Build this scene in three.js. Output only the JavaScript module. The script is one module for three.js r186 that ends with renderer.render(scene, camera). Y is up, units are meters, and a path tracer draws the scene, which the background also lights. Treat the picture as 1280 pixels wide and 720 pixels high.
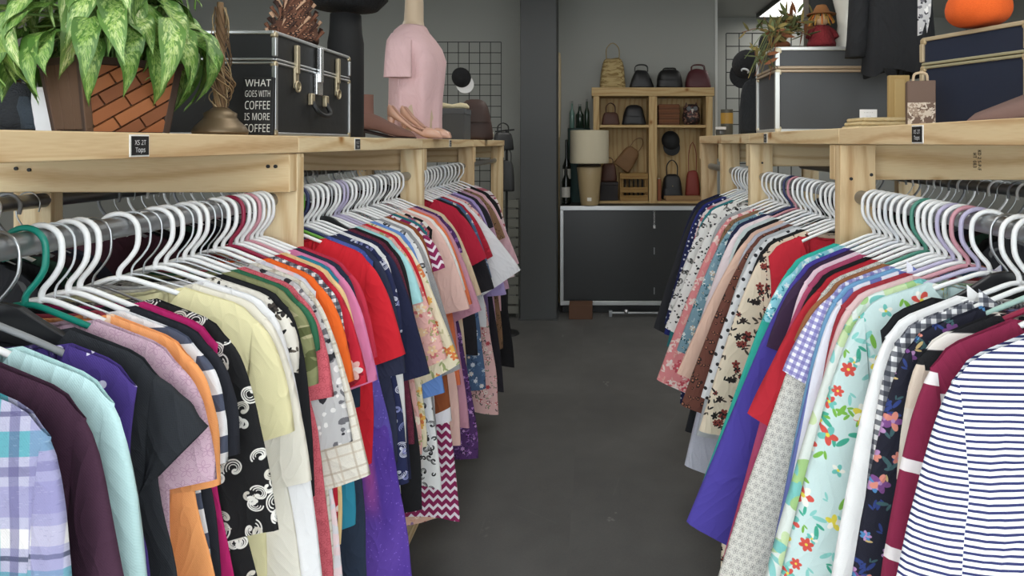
import * as THREE from 'three';
import { RoundedBoxGeometry } from 'three/addons/geometries/RoundedBoxGeometry.js';
import { mergeGeometries } from 'three/addons/utils/BufferGeometryUtils.js';
import { ImprovedNoise } from 'three/addons/math/ImprovedNoise.js';
import { RectAreaLightUniformsLib } from 'three/addons/lights/RectAreaLightUniformsLib.js';

// ---------- camera, sky, exposure ----------
const scene = new THREE.Scene();
const camera = new THREE.PerspectiveCamera(2 * Math.atan(360 / 850) * 180 / Math.PI, 1280 / 720, 0.05, 60);
camera.position.set(0, 1.5, 0);
camera.lookAt(0, 1.5, -1);
camera.setViewOffset(1280, 720, -105, 182, 1280, 720);
scene.background = new THREE.Color().setRGB(0.92, 0.97, 1.0);     // overcast sky seen through the open shop front
scene.backgroundIntensity = 4.6;
const renderer = new THREE.WebGLRenderer();
renderer.toneMapping = THREE.LinearToneMapping;
renderer.toneMappingExposure = 1.0;
renderer.shadowMap.enabled = true;
RectAreaLightUniformsLib.init();

// ---------- helpers ----------
let seed = 7;
const rnd = () => { seed = (seed * 1664525 + 1013904223) >>> 0; return seed / 4294967296; };
const rr = (a, b) => a + (b - a) * rnd();
const noise = new ImprovedNoise();
const N3 = (x, y, z) => noise.noise(x, y, z);
const lerp = (a, b, t) => a + (b - a) * t;
const sstep = (a, b, x) => { const t = Math.min(1, Math.max(0, (x - a) / (b - a))); return t * t * (3 - 2 * t); };
const V = (x, y, z) => new THREE.Vector3(x, y, z);
const taken = {};
function numbered(n) { const k = taken[n] = (taken[n] ?? -1) + 1; return k ? n + '_' + String(k).padStart(3, '0') : n; }
function tag(o, label, category, group) { o.userData.label = label; o.userData.category = category; if (group) o.userData.group = group; return o; }
function thing(name, label, category, pos = [0, 0, 0], turn = 0, group) {
  const o = new THREE.Group(); o.name = numbered(name); o.position.set(...pos); o.rotation.y = turn; scene.add(o);
  return tag(o, label, category, group);
}
function part(parent, name, geo, mat, label) {
  const m = new THREE.Mesh(geo, mat); m.name = name; m.castShadow = m.receiveShadow = true; parent.add(m);
  if (label) m.userData.label = label;
  return m;
}
function struct(name, geo, mat) { const m = part(scene, name, geo, mat); m.userData.kind = 'structure'; return m; }
// box-projected uv in metres; long = axis the grain runs along
function boxUV(g, long = 0, off = 0) {
  const p = g.attributes.position, n = g.attributes.normal, uv = new Float32Array(p.count * 2);
  for (let i = 0; i < p.count; i++) {
    const c = [p.getX(i), p.getY(i), p.getZ(i)], nn = [n.getX(i), n.getY(i), n.getZ(i)].map(Math.abs);
    let ax = nn.indexOf(Math.max(...nn));
    const o = [0, 1, 2].filter((a) => a !== ax);
    const a = o.includes(long) ? long : o[0], b = o.find((q) => q !== a);
    uv[i * 2] = c[a] + .8 + ((off * .61 % 1 + 1) % 1 - .5) * .2; uv[i * 2 + 1] = c[b] + .2 + ((off * .37 % 1 + 1) % 1 - .5) * .2;
  }
  g.setAttribute('uv', new THREE.BufferAttribute(uv, 2)); return g;
}
function rbox(w, h, d, r = 0.002, long = 0, off = 0, seg = 1) { const g = new RoundedBoxGeometry(w, h, d, seg, Math.min(r, w / 2.1, h / 2.1, d / 2.1)); return boxUV(g, long, off); }
const boxAt = (x0, x1, y0, y1, z0, z1, r, long, off) => rbox(x1 - x0, y1 - y0, z1 - z0, r, long, off).translate((x0 + x1) / 2, (y0 + y1) / 2, (z0 + z1) / 2);
const tube = (pts, r, seg = 24, rad = 6, closed = false) => new THREE.TubeGeometry(new THREE.CatmullRomCurve3(pts, closed, 'centripetal'), seg, r, rad, closed);
const lathe = (pts, seg = 28) => new THREE.LatheGeometry(pts.map(([x, y]) => new THREE.Vector2(x, y)), seg);
function rod(a, b, r, rad = 8) { const d = b.clone().sub(a), g = new THREE.CylinderGeometry(r, r, d.length(), rad); g.applyQuaternion(new THREE.Quaternion().setFromUnitVectors(V(0, 1, 0), d.clone().normalize())); return g.translate((a.x + b.x) / 2, (a.y + b.y) / 2, (a.z + b.z) / 2); }
const merge = (a) => mergeGeometries(a.map((g) => (g.index ? g.toNonIndexed() : g)).map((g) => { for (const k of Object.keys(g.attributes)) if (!['position', 'normal', 'uv'].includes(k)) g.deleteAttribute(k); return g; }));
// rings of points (each a closed loop of V) joined to a skin, optionally capped
function skin(rings, cap0 = false, cap1 = false, uvf) {
  const R = rings[0].length, pos = [], uv = [], idx = [];
  rings.forEach((ring, j) => ring.forEach((p, i) => { pos.push(p.x, p.y, p.z); const q = uvf ? uvf(p, i, j) : [i / R, j / (rings.length - 1)]; uv.push(q[0], q[1]); }));
  for (let j = 0; j < rings.length - 1; j++) for (let i = 0; i < R; i++) { const a = j * R + i, b = j * R + (i + 1) % R, c = a + R, d = b + R; idx.push(a, b, d, a, d, c); }
  const cap = (j, flip) => { const c = new THREE.Vector3(); rings[j].forEach((p) => c.add(p)); c.divideScalar(R); const k = pos.length / 3; pos.push(c.x, c.y, c.z); const q = uvf ? uvf(c, 0, j) : [.5, j ? 1 : 0]; uv.push(q[0], q[1]); for (let i = 0; i < R; i++) { const a = j * R + i, b = j * R + (i + 1) % R; flip ? idx.push(k, b, a) : idx.push(k, a, b); } };
  if (cap0) cap(0, true); if (cap1) cap(rings.length - 1, false);
  const g = new THREE.BufferGeometry(); g.setAttribute('position', new THREE.Float32BufferAttribute(pos, 3)); g.setAttribute('uv', new THREE.Float32BufferAttribute(uv, 2)); g.setIndex(idx); g.computeVertexNormals(); return g;
}
const oval = (cx, cy, cz, a, b, R = 24, pw = 1) => Array.from({ length: R }, (_, i) => { const f = i / R * Math.PI * 2, c = Math.cos(f), s = Math.sin(f); return V(cx + a * Math.sign(c) * Math.abs(c) ** pw, cy, cz + b * Math.sign(s) * Math.abs(s) ** pw); });

// ---------- textures ----------
function canvas(size, draw, h = size) { const c = document.createElement('canvas'); c.width = size; c.height = h; const x = c.getContext('2d'); draw(x, size, h); return c; }
function tex(size, metres, draw, h = size) {
  const t = new THREE.CanvasTexture(canvas(size, draw, h)); t.wrapS = t.wrapT = THREE.RepeatWrapping; t.colorSpace = THREE.SRGBColorSpace; t.magFilter = THREE.LinearFilter;
  t.repeat.set(1 / metres, 1 / (metres * h / size)); return t;
}
function fill(x, s, c, h = s) { x.fillStyle = c; x.fillRect(0, 0, s, h); }
function wrap(x, s, f) { for (const a of [-1, 0, 1]) for (const b of [-1, 0, 1]) { x.save(); x.translate(a * s, b * s); f(); x.restore(); } }
const pick = (a) => a[Math.floor(rnd() * a.length) % a.length];
function blob(x, px, py, r, c, k = 7, wob = .35) { const ph = Array.from({ length: k }, () => 1 + rr(-wob, wob)); x.fillStyle = c; x.beginPath(); for (let i = 0; i <= k; i++) { const a = i / k * 6.2832, q = r * ph[i % k]; i ? x.lineTo(px + Math.cos(a) * q, py + Math.sin(a) * q) : x.moveTo(px + q, py); } x.fill(); }
const pats = {
  stripesH: (cols) => (x, s) => { const tot = cols.reduce((a, c) => a + c[1], 0); let y = 0; for (const [c, w] of cols) { x.fillStyle = c; x.fillRect(0, y / tot * s, s, w / tot * s + 1); y += w; } },
  stripesV: (cols) => (x, s) => { const tot = cols.reduce((a, c) => a + c[1], 0); let y = 0; for (const [c, w] of cols) { x.fillStyle = c; x.fillRect(y / tot * s, 0, w / tot * s + 1, s); y += w; } },
  plaid: (bg, bands) => (x, s) => { fill(x, s, bg); for (const dir of [0, 1]) for (const [p, w, c, al] of bands) { x.globalAlpha = al; x.fillStyle = c; dir ? x.fillRect(p * s, 0, w * s, s) : x.fillRect(0, p * s, s, w * s); } x.globalAlpha = .12; for (let i = 0; i < 700; i++) { x.fillStyle = pick(['#fff', '#224']); x.fillRect(rnd() * s, rnd() * s, 9, 1.5); } x.globalAlpha = 1; },
  gingham: (bg, c, n = 4) => (x, s) => { fill(x, s, bg); x.globalAlpha = .55; x.fillStyle = c; for (let i = 0; i < n; i++) { x.fillRect(i * s / n, 0, s / n / 2, s); x.fillRect(0, i * s / n, s, s / n / 2); } x.globalAlpha = 1; },
  dots: (bg, c, n = 5, r = .25) => (x, s) => { fill(x, s, bg); x.fillStyle = c; for (let i = 0; i < n; i++) for (let j = 0; j < n; j++) { x.beginPath(); x.arc((i + .5 + (j % 2) * .5) * s / n % s, (j + .5) * s / n, r * s / n, 0, 7); x.fill(); } },
  checker: (a, b, n = 6) => (x, s) => { fill(x, s, a); x.fillStyle = b; for (let i = 0; i < n; i++) for (let j = 0; j < n; j++) { const cx = (i + .5) * s / n, cy = (j + .5) * s / n, q = s / n * .42; x.beginPath(); x.moveTo(cx, cy - q); x.lineTo(cx + q, cy); x.lineTo(cx, cy + q); x.lineTo(cx - q, cy); x.fill(); } },
  zigzag: (a, b, n = 5) => (x, s) => { fill(x, s, a); x.strokeStyle = b; x.lineWidth = s / n * .42; for (let j = -1; j <= n + 1; j++) { x.beginPath(); for (let i = -1; i <= 2 * n + 1; i++) x.lineTo(i * s / n / 2, (j + (i % 2 ? .5 : 0)) * s / n); x.stroke(); } },
  speck: (bg, cols, n = 500, r0 = 2, r1 = 6) => (x, s) => { fill(x, s, bg); for (let i = 0; i < n; i++) { const a = rnd() * s, b = rnd() * s, r = rr(r0, r1), c = pick(cols); const sd = seed; wrap(x, s, () => { seed = sd; blob(x, a, b, r, c); }); } },
  marl: (bg, cols) => (x, s) => { fill(x, s, bg); x.globalAlpha = .3; for (let i = 0; i < 5200; i++) { x.fillStyle = pick(cols); x.fillRect(rnd() * s, rnd() * s, rr(2, 9), 1.5); } x.globalAlpha = 1; },
  camo: (bg, cols) => (x, s) => { fill(x, s, bg); for (let i = 0; i < 46; i++) { const a = rnd() * s, b = rnd() * s, r = rr(14, 40), c = pick(cols), sd = seed; wrap(x, s, () => { seed = sd; x.save(); x.translate(a, b); x.scale(1.6, .7); blob(x, 0, 0, r, c, 9, .5); x.restore(); }); } },
  leopard: (bg, mid, dk) => (x, s) => { fill(x, s, bg); for (let i = 0; i < 90; i++) { const a = rnd() * s, b = rnd() * s, r = rr(9, 17), sd = seed; wrap(x, s, () => { seed = sd; blob(x, a, b, r, dk, 6, .4); blob(x, a + 2, b - 1, r * .55, mid, 6, .3); }); } },
  floral: (bg, petals, leaves, n = 26, r0 = 10, r1 = 26) => (x, s) => { n = Math.round(n * 1.7); r0 *= 1.6; r1 *= 1.6;
    fill(x, s, bg);
    for (let i = 0; i < n * 2; i++) { const a = rnd() * s, b = rnd() * s, an = rnd() * 6.3, r = rr(r0, r1) * .9, c = pick(leaves); wrap(x, s, () => { x.save(); x.translate(a, b); x.rotate(an); x.fillStyle = c; x.beginPath(); x.ellipse(r * .5, 0, r * .75, r * .25, 0, 0, 7); x.fill(); x.beginPath(); x.ellipse(-r * .2, r * .4, r * .5, r * .18, 1, 0, 7); x.fill(); x.restore(); }); }
    for (let i = 0; i < n; i++) { const a = rnd() * s, b = rnd() * s, an = rnd() * 6.3, r = rr(r0, r1), c = pick(petals), c2 = pick(petals), k = 5 + (rnd() * 3 | 0); wrap(x, s, () => { x.save(); x.translate(a, b); x.rotate(an); for (let p = 0; p < k; p++) { x.rotate(6.2832 / k); x.fillStyle = p % 2 ? c : c2; x.beginPath(); x.ellipse(r * .5, 0, r * .5, r * .3, 0, 0, 7); x.fill(); } x.fillStyle = petals[0]; x.beginPath(); x.arc(0, 0, r * .2, 0, 7); x.fill(); x.restore(); }); }
  },
  paisley: (bg, cols, n = 20) => (x, s) => { fill(x, s, bg); for (let i = 0; i < n * 3; i++) { const a = rnd() * s, b = rnd() * s, an = rnd() * 6.3, r = rr(16, 40), c = pick(cols); wrap(x, s, () => { x.save(); x.translate(a, b); x.rotate(an); x.strokeStyle = c; x.lineCap = 'round'; for (let q = 0; q < 3; q++) { x.lineWidth = 5 - q; x.beginPath(); const rq = r * (1 - q * .3); for (let t = 0; t < 40; t++) { const f = t / 39 * 8, k = rq * (1 - t / 46); x.lineTo(Math.cos(f) * k, Math.sin(f) * k * .8 - t * .4); } x.stroke(); } x.restore(); }); } },
  lace: (bg, c, n = 9) => (x, s) => { fill(x, s, bg); x.strokeStyle = c; x.lineWidth = 2.5; for (let i = 0; i < n; i++) for (let j = 0; j < n; j++) { const a = (i + (j % 2) * .5) * s / n, b = j * s / n; wrap(x, s, () => { for (let k = 0; k < 5; k++) { x.beginPath(); x.ellipse(a + Math.cos(k * 1.256) * s / n * .25, b + Math.sin(k * 1.256) * s / n * .25, s / n * .22, s / n * .11, k * 1.256, 0, 7); x.stroke(); } }); } },
  galaxy: () => (x, s, h) => {
    const im = x.createImageData(s, h);
    for (let j = 0; j < h; j++) for (let i = 0; i < s; i++) {
      const n1 = N3(i / s * 5, j / h * 3, 1) + .5 * N3(i / s * 14, j / h * 9, 4), n2 = N3(i / s * 9, j / h * 3, 9), t = j / h + n1 * .12;
      let c = t < .35 ? [72, 92, 168] : t < .5 ? [98, 84, 176] : [92, 62, 164];
      const pk = Math.max(0, n2 * 2.2 - .1) * sstep(.2, .4, t) * sstep(.8, .6, t); c = [lerp(c[0], 196, pk), lerp(c[1], 92, pk), lerp(c[2], 172, pk)];
      const sp = rnd() > .985 ? 60 : 0, k = (j * s + i) * 4; im.data[k] = c[0] + n1 * 28 + sp; im.data[k + 1] = c[1] + n1 * 24 + sp; im.data[k + 2] = c[2] + n1 * 28 + sp; im.data[k + 3] = 255;
    } x.putImageData(im, 0, 0);
  },
};
// grey-scale weave for relief, shared by all cloth
const weaveT = (() => { const s = 512, d = new Uint8Array(s * s * 4); const tn = (i, j, fx, fy, z) => { const a = i / s * 6.28319, b = j / s * 6.28319; return N3(Math.cos(a) * fx + z, Math.sin(a) * fx + Math.cos(b) * fy, Math.sin(b) * fy - z); }; for (let j = 0; j < s; j++) for (let i = 0; i < s; i++) { const w = tn(i, j, .5, .4, 3) * 26, r1 = 1 - Math.abs(tn(i + w, j, 1.3, .8, 1.7)) * 2.2, r2 = 1 - Math.abs(tn(i, j + w, 2.6, 1.9, 5.3)) * 2.2; const v = 70 + 75 * Math.max(0, r1) ** 2 + 40 * Math.max(0, r2) ** 2 + 8 * Math.sin(i * Math.PI / 2.02) * Math.sin(j * Math.PI / 2.02) + rr(-5, 5); const k = (j * s + i) * 4; d[k] = d[k + 1] = d[k + 2] = Math.min(255, v); d[k + 3] = 255; } const t = new THREE.DataTexture(d, s, s); t.wrapS = t.wrapT = THREE.RepeatWrapping; t.magFilter = THREE.LinearFilter; t.needsUpdate = true; t.repeat.set(1 / .34, 1 / .46); return t; })();
const roughT = (() => { const s = 512, d = new Uint8Array(s * s * 4); for (let j = 0; j < s; j++) for (let i = 0; i < s; i++) { const a = i / s * 6.2832, b = j / s * 6.2832; const v = 150 + 70 * N3(Math.cos(a) * 1.5 + 4, Math.sin(a) * 1.5 + Math.cos(b) * 1.5, Math.sin(b) * 1.5) + 40 * N3(i / 9, j / 9, 3); const k = (j * s + i) * 4; d[k] = d[k + 1] = d[k + 2] = v; d[k + 3] = 255; } const t = new THREE.DataTexture(d, s, s); t.wrapS = t.wrapT = THREE.RepeatWrapping; t.magFilter = THREE.LinearFilter; t.needsUpdate = true; return t; })();
const cloth = (c, map) => new THREE.MeshStandardMaterial({ color: map ? 0xffffff : c, map: map || null, roughness: .92, bumpMap: weaveT, bumpScale: .006, side: THREE.DoubleSide });
const std = (c, roughness = .6, metalness = 0, o = {}) => new THREE.MeshStandardMaterial({ color: c, roughness, metalness, ...o });
// pine: long grain, growth lines and knots
const pineDraw = (base, dark, kn) => (x, s, h) => {
  const im = x.createImageData(s, h), A = new THREE.Color(base), B = new THREE.Color(dark), a = [A.r, A.g, A.b].map((v) => 255 * v ** (1 / 2.2)), b = [B.r, B.g, B.b].map((v) => 255 * v ** (1 / 2.2));
  for (let j = 0; j < h; j++) for (let i = 0; i < s; i++) {
    let y = j / h * 9 + N3(i / s * 3, j / h * 3, 5) * 1.2;
    for (const [kx, ky] of kn) { const dx = (i / s - kx) * 10, dy = (j / h - ky) * 9; y += .5 * Math.exp(-(dx * dx + dy * dy)) * Math.sign(dy); }
    let g = .5 + .5 * Math.sin(y * 6.2832), t = g ** 3 * .45 + .18 * N3(i / s * 40, j / h * 160, 2) + .2 * N3(i / s * 6, j / h * 12, 8);
    for (const [kx, ky] of kn) { const dx = (i / s - kx) * s / 11, dy = (j / h - ky) * h / 8; t += 1.5 * Math.exp(-(dx * dx + dy * dy)); }
    t = Math.min(1.5, Math.max(0, t)); const k = (j * s + i) * 4; for (let c = 0; c < 3; c++) im.data[k + c] = lerp(a[c], b[c], t); im.data[k + 3] = 255;
  } x.putImageData(im, 0, 0);
};
const pineTs = [['#ead6ae', '#b98f58', [[.2, .3], [.63, .7]]], ['#e4cda2', '#b08450', [[.4, .55], [.86, .25]]], ['#dfc59a', '#a97b4b', [[.12, .7], [.7, .4]]]].map(([a, b, k]) => tex(1024, 1.6, pineDraw(a, b, k), 256));
const pine = pineTs.map((t) => std(0xffffff, .62, 0, { map: t, bumpMap: t, bumpScale: .0006 }));
const greyWall = std('#9d9e98', .9, 0, { bumpMap: roughT, bumpScale: .001 });
const columnMat = std('#4a4c4d', .7, 0, { bumpMap: roughT, bumpScale: .001 });
const steel = std('#9a9da0', .38, .85), chrome = std('#d9dadc', .22, .95), black = std('#17181a', .55), blackCloth = cloth('#17181b'), brass = std('#a08a5c', .4, .8);
const whitePl = std('#f1f2f2', .35);

// ---------- the room ----------
const floorT = tex(1024, 3.2, (x, s) => {
  const im = x.createImageData(s, s);
  for (let j = 0; j < s; j++) for (let i = 0; i < s; i++) { const v = 94 + 9 * N3(i / 128, j / 128, 3) + 5 * N3(i / 32, j / 32, 7) + rr(-3, 3), k = (j * s + i) * 4; im.data[k] = v * 1.0; im.data[k + 1] = v * 1.0; im.data[k + 2] = v * .985; im.data[k + 3] = 255; }
  x.putImageData(im, 0, 0);
  for (let i = 0; i < 26; i++) { x.globalAlpha = rr(.15, .5); const a = rnd() * s, b = rnd() * s; for (let k = 0; k < 4; k++) blob(x, a + rr(-16, 16), b + rr(-5, 5), rr(1, 3.4), '#b8b8b2', 6, .6); }
  x.globalAlpha = .1; x.strokeStyle = '#aaa'; for (let i = 0; i < 40; i++) { x.lineWidth = rr(.5, 1.5); x.beginPath(); const a = rnd() * s, b = rnd() * s; x.moveTo(a, b); x.lineTo(a + rr(-70, 70), b + rr(-70, 70)); x.stroke(); } x.globalAlpha = 1;
});
const floorMat = std(0xffffff, .58, 0, { map: floorT });
const HC = 2.88, ZB = -7.5, ZF = .75;
struct('floor', boxAt(-4.2, 4.2, -.1, 0, ZB - .1, ZF + .12, .001, 2), floorMat);
struct('ceiling', boxAt(-4.2, 4.2, HC, HC + .12, ZB - .1, ZF + .12, .001), std('#b9bab6', .9));
struct('wall_left', boxAt(-4.2, -4.08, 0, HC, ZB - .1, ZF + .12, .001), greyWall);
struct('wall_right', boxAt(4.08, 4.2, 0, HC, ZB - .1, ZF + .12, .001), greyWall);
struct('wall_back', boxAt(-4.08, 4.08, 0, HC, ZB - .1, ZB, .001), greyWall);
struct('wall_partition', boxAt(-4.08, 1.147, 0, HC, -6.62, -6.5, .004), greyWall);
struct('trim_1', boxAt(1.135, 1.16, 0, HC, -6.63, -6.49, .003), std('#c4c5c0', .6));
struct('wall_front', merge([boxAt(-4.08, -3.3, 0, HC, ZF, ZF + .12, .001), boxAt(3.3, 4.08, 0, HC, ZF, ZF + .12, .001), boxAt(-3.3, 3.3, 2.74, HC, ZF, ZF + .12, .001)]), greyWall);
struct('ground', boxAt(-14, 14, -.12, -.02, ZF + .12, 14, .001), std('#8f8f8b', .95));
{ const c = struct('column', boxAt(-.64, -.333, 0, HC, -6.04, -5.74, .006), columnMat); part(c, 'base_plate', boxAt(-.655, -.32, 0, .012, -6.05, -5.725, .003), columnMat); }

// ceiling panel lights: one seen at the back of the shop, the others above the racks
function panelLight(label, x, z, group) {
  const t = thing('ceiling_light', label, 'light', [x, HC, z], 0, group);
  part(t, 'frame', merge([boxAt(-.32, .32, -.045, 0, -.62, -.6, .003), boxAt(-.32, .32, -.045, 0, .6, .62, .003), boxAt(-.32, -.3, -.045, 0, -.6, .6, .003), boxAt(.3, .32, -.045, 0, -.6, .6, .003)]), std('#3a3a38', .5));
  part(t, 'diffuser', boxAt(-.3, .3, -.036, -.004, -.6, .6, .002), std('#ffffff', .6, 0, { emissive: new THREE.Color(1, 1, .97), emissiveIntensity: 2.2 }));
  const L = new THREE.RectAreaLight(new THREE.Color(1, .97, .92), PANEL, .58, 1.18); L.position.set(0, -.05, 0); L.rotation.x = -Math.PI / 2; L.name = 'panel_glow'; t.add(L);
}
const PANEL = 4.2;
panelLight('bright white rectangular panel light on the rear ceiling', 2.04, -6.68);
for (const [x, z] of [[0, -1.6], [0, -4.3], [-2.04, -4.3], [2.04, -4.0]]) panelLight('white rectangular panel light on the ceiling above the racks', x, z, 'panel lights above the racks');

// ---------- the two clothes racks ----------
const RY = 1.364, RR = .017;
function rack(name, label, side, edge, back, top, frames, zFar, beamFront) {
  const t = thing(name, label, 'clothes rack'), s = side, X = (d) => s * d, th = .04;
  const bx = (nm, a, b, y0, y1, z0, z1, long, lab) => { const x0 = Math.min(X(a), X(b)), x1 = Math.max(X(a), X(b)); return part(t, nm, boxAt(x0, x1, y0, y1, z0, z1, .0025, long, rnd() * 5), pine[Math.floor(rnd() * 3)], lab); };
  frames.forEach((z, i) => {
    for (const a of [edge + .003, back - .092]) bx('post', a, a + .089, .038, top - th - .001, -z - .038, -z, 1);
    const z0 = i === beamFront ? -z + .001 : -z - .077; bx('cross_beam', edge + .003, back - .003, top - th - .09, top - th - .001, z0, z0 + .038, 0);
    bx('floor_beam', edge - .02, back + .02, 0, .037, -z - .09, -z + .05, 0);
  });
  const zs = [.42, ...frames.slice(1), zFar];
  for (let i = 0; i + 1 < zs.length; i++) {
    const a = -zs[i] - .001, b = -zs[i + 1] + .001;
    bx('fascia_board', edge, edge + .038, top - th, top, b, a, 2); bx('fascia_board', back - .038, back, top - th, top, b, a, 2);
    for (let k = 0; k < 4; k++) { const w = (back - edge - .08) / 4; bx('shelf_board', edge + .04 + k * w, edge + .04 + (k + 1) * w - .002, top - .022, top, b, a, 2); }
    bx('base_board', edge - .022, edge + .066, .0375, .0745, b, a, 2);
  }
  return t;
}
const LF = [.46, 1.6, 2.75, 3.9, 5.12], RF = [.5, 1.68, 2.66, 3.27, 3.88];
const LX = -.765, LXB = -1.30, RX = .655, RXB = 1.19;
const rackL = rack('clothes_rack', 'pale pine double-sided clothes rack carrying the potted plant and mannequin', -1, .70, 1.375, 1.515, LF, 5.2, 1);
const rackR = rack('clothes_rack', 'pale pine double-sided clothes rack carrying the orange pumpkin and grey trunk', 1, .60, 1.275, 1.535, RF, 3.95, -1);
for (const [r, xs, z1] of [[rackL, [LX, LXB], 5.16], [rackR, [RX, RXB], 3.93]]) for (const x of xs) part(r, 'hanging_rod', rod(V(x, RY, -.44), V(x, RY, -z1), RR, 18), steel, 'grey metal pipe');
// screw heads and price tags
const screwG = new THREE.CylinderGeometry(.0042, .0042, .004, 10).rotateX(Math.PI / 2);
for (const [x, y, z] of [[-.735, 1.445, -1.56], [-.752, 1.445, -1.56], [-1.33, 1.44, -1.56], [-1.30, 1.437, -1.56]]) part(rackL, 'screw', screwG, black).position.set(x, y, z + .0005);
for (const [x, y, z] of [[.63, 1.41, -1.68], [.68, 1.42, -1.68], [.65, 1.42, -2.66], [-9, 0, 0]]) if (x > -9) part(rackR, 'screw', screwG, black).position.set(x, y, z + .0005);
function textPlate(w, h, lines, bg, fg, pxw = 256) {
  const t = tex(pxw, 1, (x, s, hh) => { fill(x, s, bg, hh); x.fillStyle = fg; x.textAlign = 'center'; x.textBaseline = 'middle'; for (const [str, cy, sz, font, mw] of lines) { x.font = sz * hh + 'px ' + (font || 'sans-serif'); x.fillText(str, s / 2, cy * hh, (mw || .9) * s); } }, Math.round(pxw * h / w));
  t.repeat.set(1, 1); return std(0xffffff, .55, 0, { map: t });
}
function plateGeo(w, h, d) { const g = new RoundedBoxGeometry(w, h, d, 1, d * .2), p = g.attributes.position, uv = g.attributes.uv; for (let i = 0; i < p.count; i++) uv.setXY(i, p.getX(i) / w + .5, p.getY(i) / h + .5); return g; }
const tagMat = textPlate(.042, .032, [['XS 2T', .33, .36, 'bold sans-serif'], ['Tops', .72, .36, 'bold sans-serif']], '#141414', '#e8e8e8', 128);
function sizeTag(r, x, y, z, ry, label) { const m = thing('size_tag', label, 'tag', [x, y, z], ry, 'size tags on the shelf edges'); part(m, 'card', plateGeo(.044, .034, .002), std('#e9e6df', .7)); part(m, 'print', plateGeo(.039, .029, .001).translate(0, 0, .0015), tagMat); }
for (const z of [1.04, 1.99, 3.26]) sizeTag(rackL, -.6985, 1.495, -z, Math.PI / 2, 'small black size tag on the shelf edge below the ' + (z < 1.5 ? 'potted plant' : z < 2.5 ? 'black trunk' : 'pink mannequin'));
for (const z of [1.265, 2.4]) sizeTag(rackR, .5985, 1.515, -z, -Math.PI / 2, 'small black size tag on the shelf edge below the ' + (z < 2 ? 'brown gift bag' : 'grey trunk'));
{ // lumber stamp on the right cross beam
  const t = tex(64, 1, (x, s, h) => { x.clearRect(0, 0, s, h); x.fillStyle = '#4a3a2a'; x.font = 'bold 30px sans-serif'; x.save(); x.translate(32, 96); x.rotate(Math.PI / 2); x.textAlign = 'center'; x.textBaseline = 'middle'; x.fillText('KD 2 S-P-F', 0, -14, 180); x.fillText('HT  083', 0, 16, 150); x.restore(); }, 192); t.repeat.set(1, 1);
  part(rackR, 'lumber_stamp', new THREE.PlaneGeometry(.025, .072).translate(.963, 1.455, -1.7188 + .0008), std(0xffffff, .8, 0, { map: t, transparent: true, alphaTest: .3 }));
}

// ---------- hangers ----------
const hookPts = [V(0, -.004, 0), V(.002, .012, 0), V(.016, .03, 0), V(.026, .048, 0), V(.0275, .075, 0)];
for (let i = 1; i <= 8; i++) { const a = i / 8 * Math.PI * 1.08; hookPts.push(V(Math.cos(a) * .0275, .075 + Math.sin(a) * .0275, 0)); }
hookPts.push(V(-.024, .058, 0));
const frameLoop = (drop, w) => [V(0, 0, 0), V(.05, -.016, 0), V(w - .03, -drop + .012, 0), V(w - .004, -drop - .004, 0), V(w, -drop - .016, 0), V(w - .012, -drop - .026, 0), V(.1, -drop - .028, 0), V(-.1, -drop - .028, 0), V(-w + .012, -drop - .026, 0), V(-w, -drop - .016, 0), V(-w + .004, -drop - .004, 0), V(-w + .03, -drop + .012, 0), V(-.05, -.016, 0)];
const HG = { tube: [tube(hookPts, .0042, 30, 7), tube(frameLoop(.07, .17), .0042, 56, 7, true)], wire: [tube(hookPts, .0017, 30, 5), tube(frameLoop(.07, .172), .0017, 48, 5, true)] };
HG.flat = [tube(hookPts, .0022, 30, 6), (() => { const sh = new THREE.Shape(); sh.moveTo(-.03, .004); sh.quadraticCurveTo(0, .016, .03, .004); sh.quadraticCurveTo(.09, -.04, .158, -.064); sh.quadraticCurveTo(.17, -.076, .158, -.086); sh.quadraticCurveTo(.09, -.055, 0, -.034); sh.quadraticCurveTo(-.09, -.055, -.158, -.086); sh.quadraticCurveTo(-.17, -.076, -.158, -.064); sh.quadraticCurveTo(-.09, -.04, -.03, .004); return new THREE.ExtrudeGeometry(sh, { depth: .006, bevelEnabled: true, bevelSize: .002, bevelThickness: .002, bevelSegments: 2, curveSegments: 8 }).translate(0, 0, -.003); })()];
const HM = { white: whitePl, black: std('#1b1c1f', .4), teal: std('#0f7f6e', .4), green: std('#5f9a36', .4), magenta: std('#8e1e3f', .4), lav: std('#b9b2cf', .4), pink: std('#c98f9b', .4), grey: std('#8d9093', .4), clear: std('#d5dade', .15, 0), navy: std('#28305a', .4), wire: std('#b9bcbf', .3, .9), sea: std('#4a8a78', .4), mint: std('#a9c9c0', .4), pale: std('#dfe4ea', .4) };
const HN = { white: 'white plastic', black: 'black', teal: 'teal green plastic', green: 'lime green plastic', magenta: 'dark magenta plastic', lav: 'pale lavender plastic', pink: 'dusty pink plastic', grey: 'grey plastic', clear: 'clear plastic', navy: 'navy plastic', wire: 'thin silver wire', sea: 'sea green plastic', mint: 'pale mint plastic', pale: 'pale grey plastic' };
const APEX = RY + RR + .0048 - .1025;
function hanger(col, x, z, ry, flip, where, type) {
  const k = type || (col === 'wire' ? 'wire' : col === 'clear' ? 'wire' : 'tube');
  const t = thing('clothes_hanger', HN[col] + ' clothes hanger on the ' + where, 'hanger', [x, APEX, -z], ry + (flip ? Math.PI : 0), HN[col] + ' hangers on the ' + where);
  part(t, 'hook', HG[k][0], k === 'flat' ? HM.wire : HM[col]); part(t, 'frame', HG[k][1], HM[col]);
  return t;
}

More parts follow.
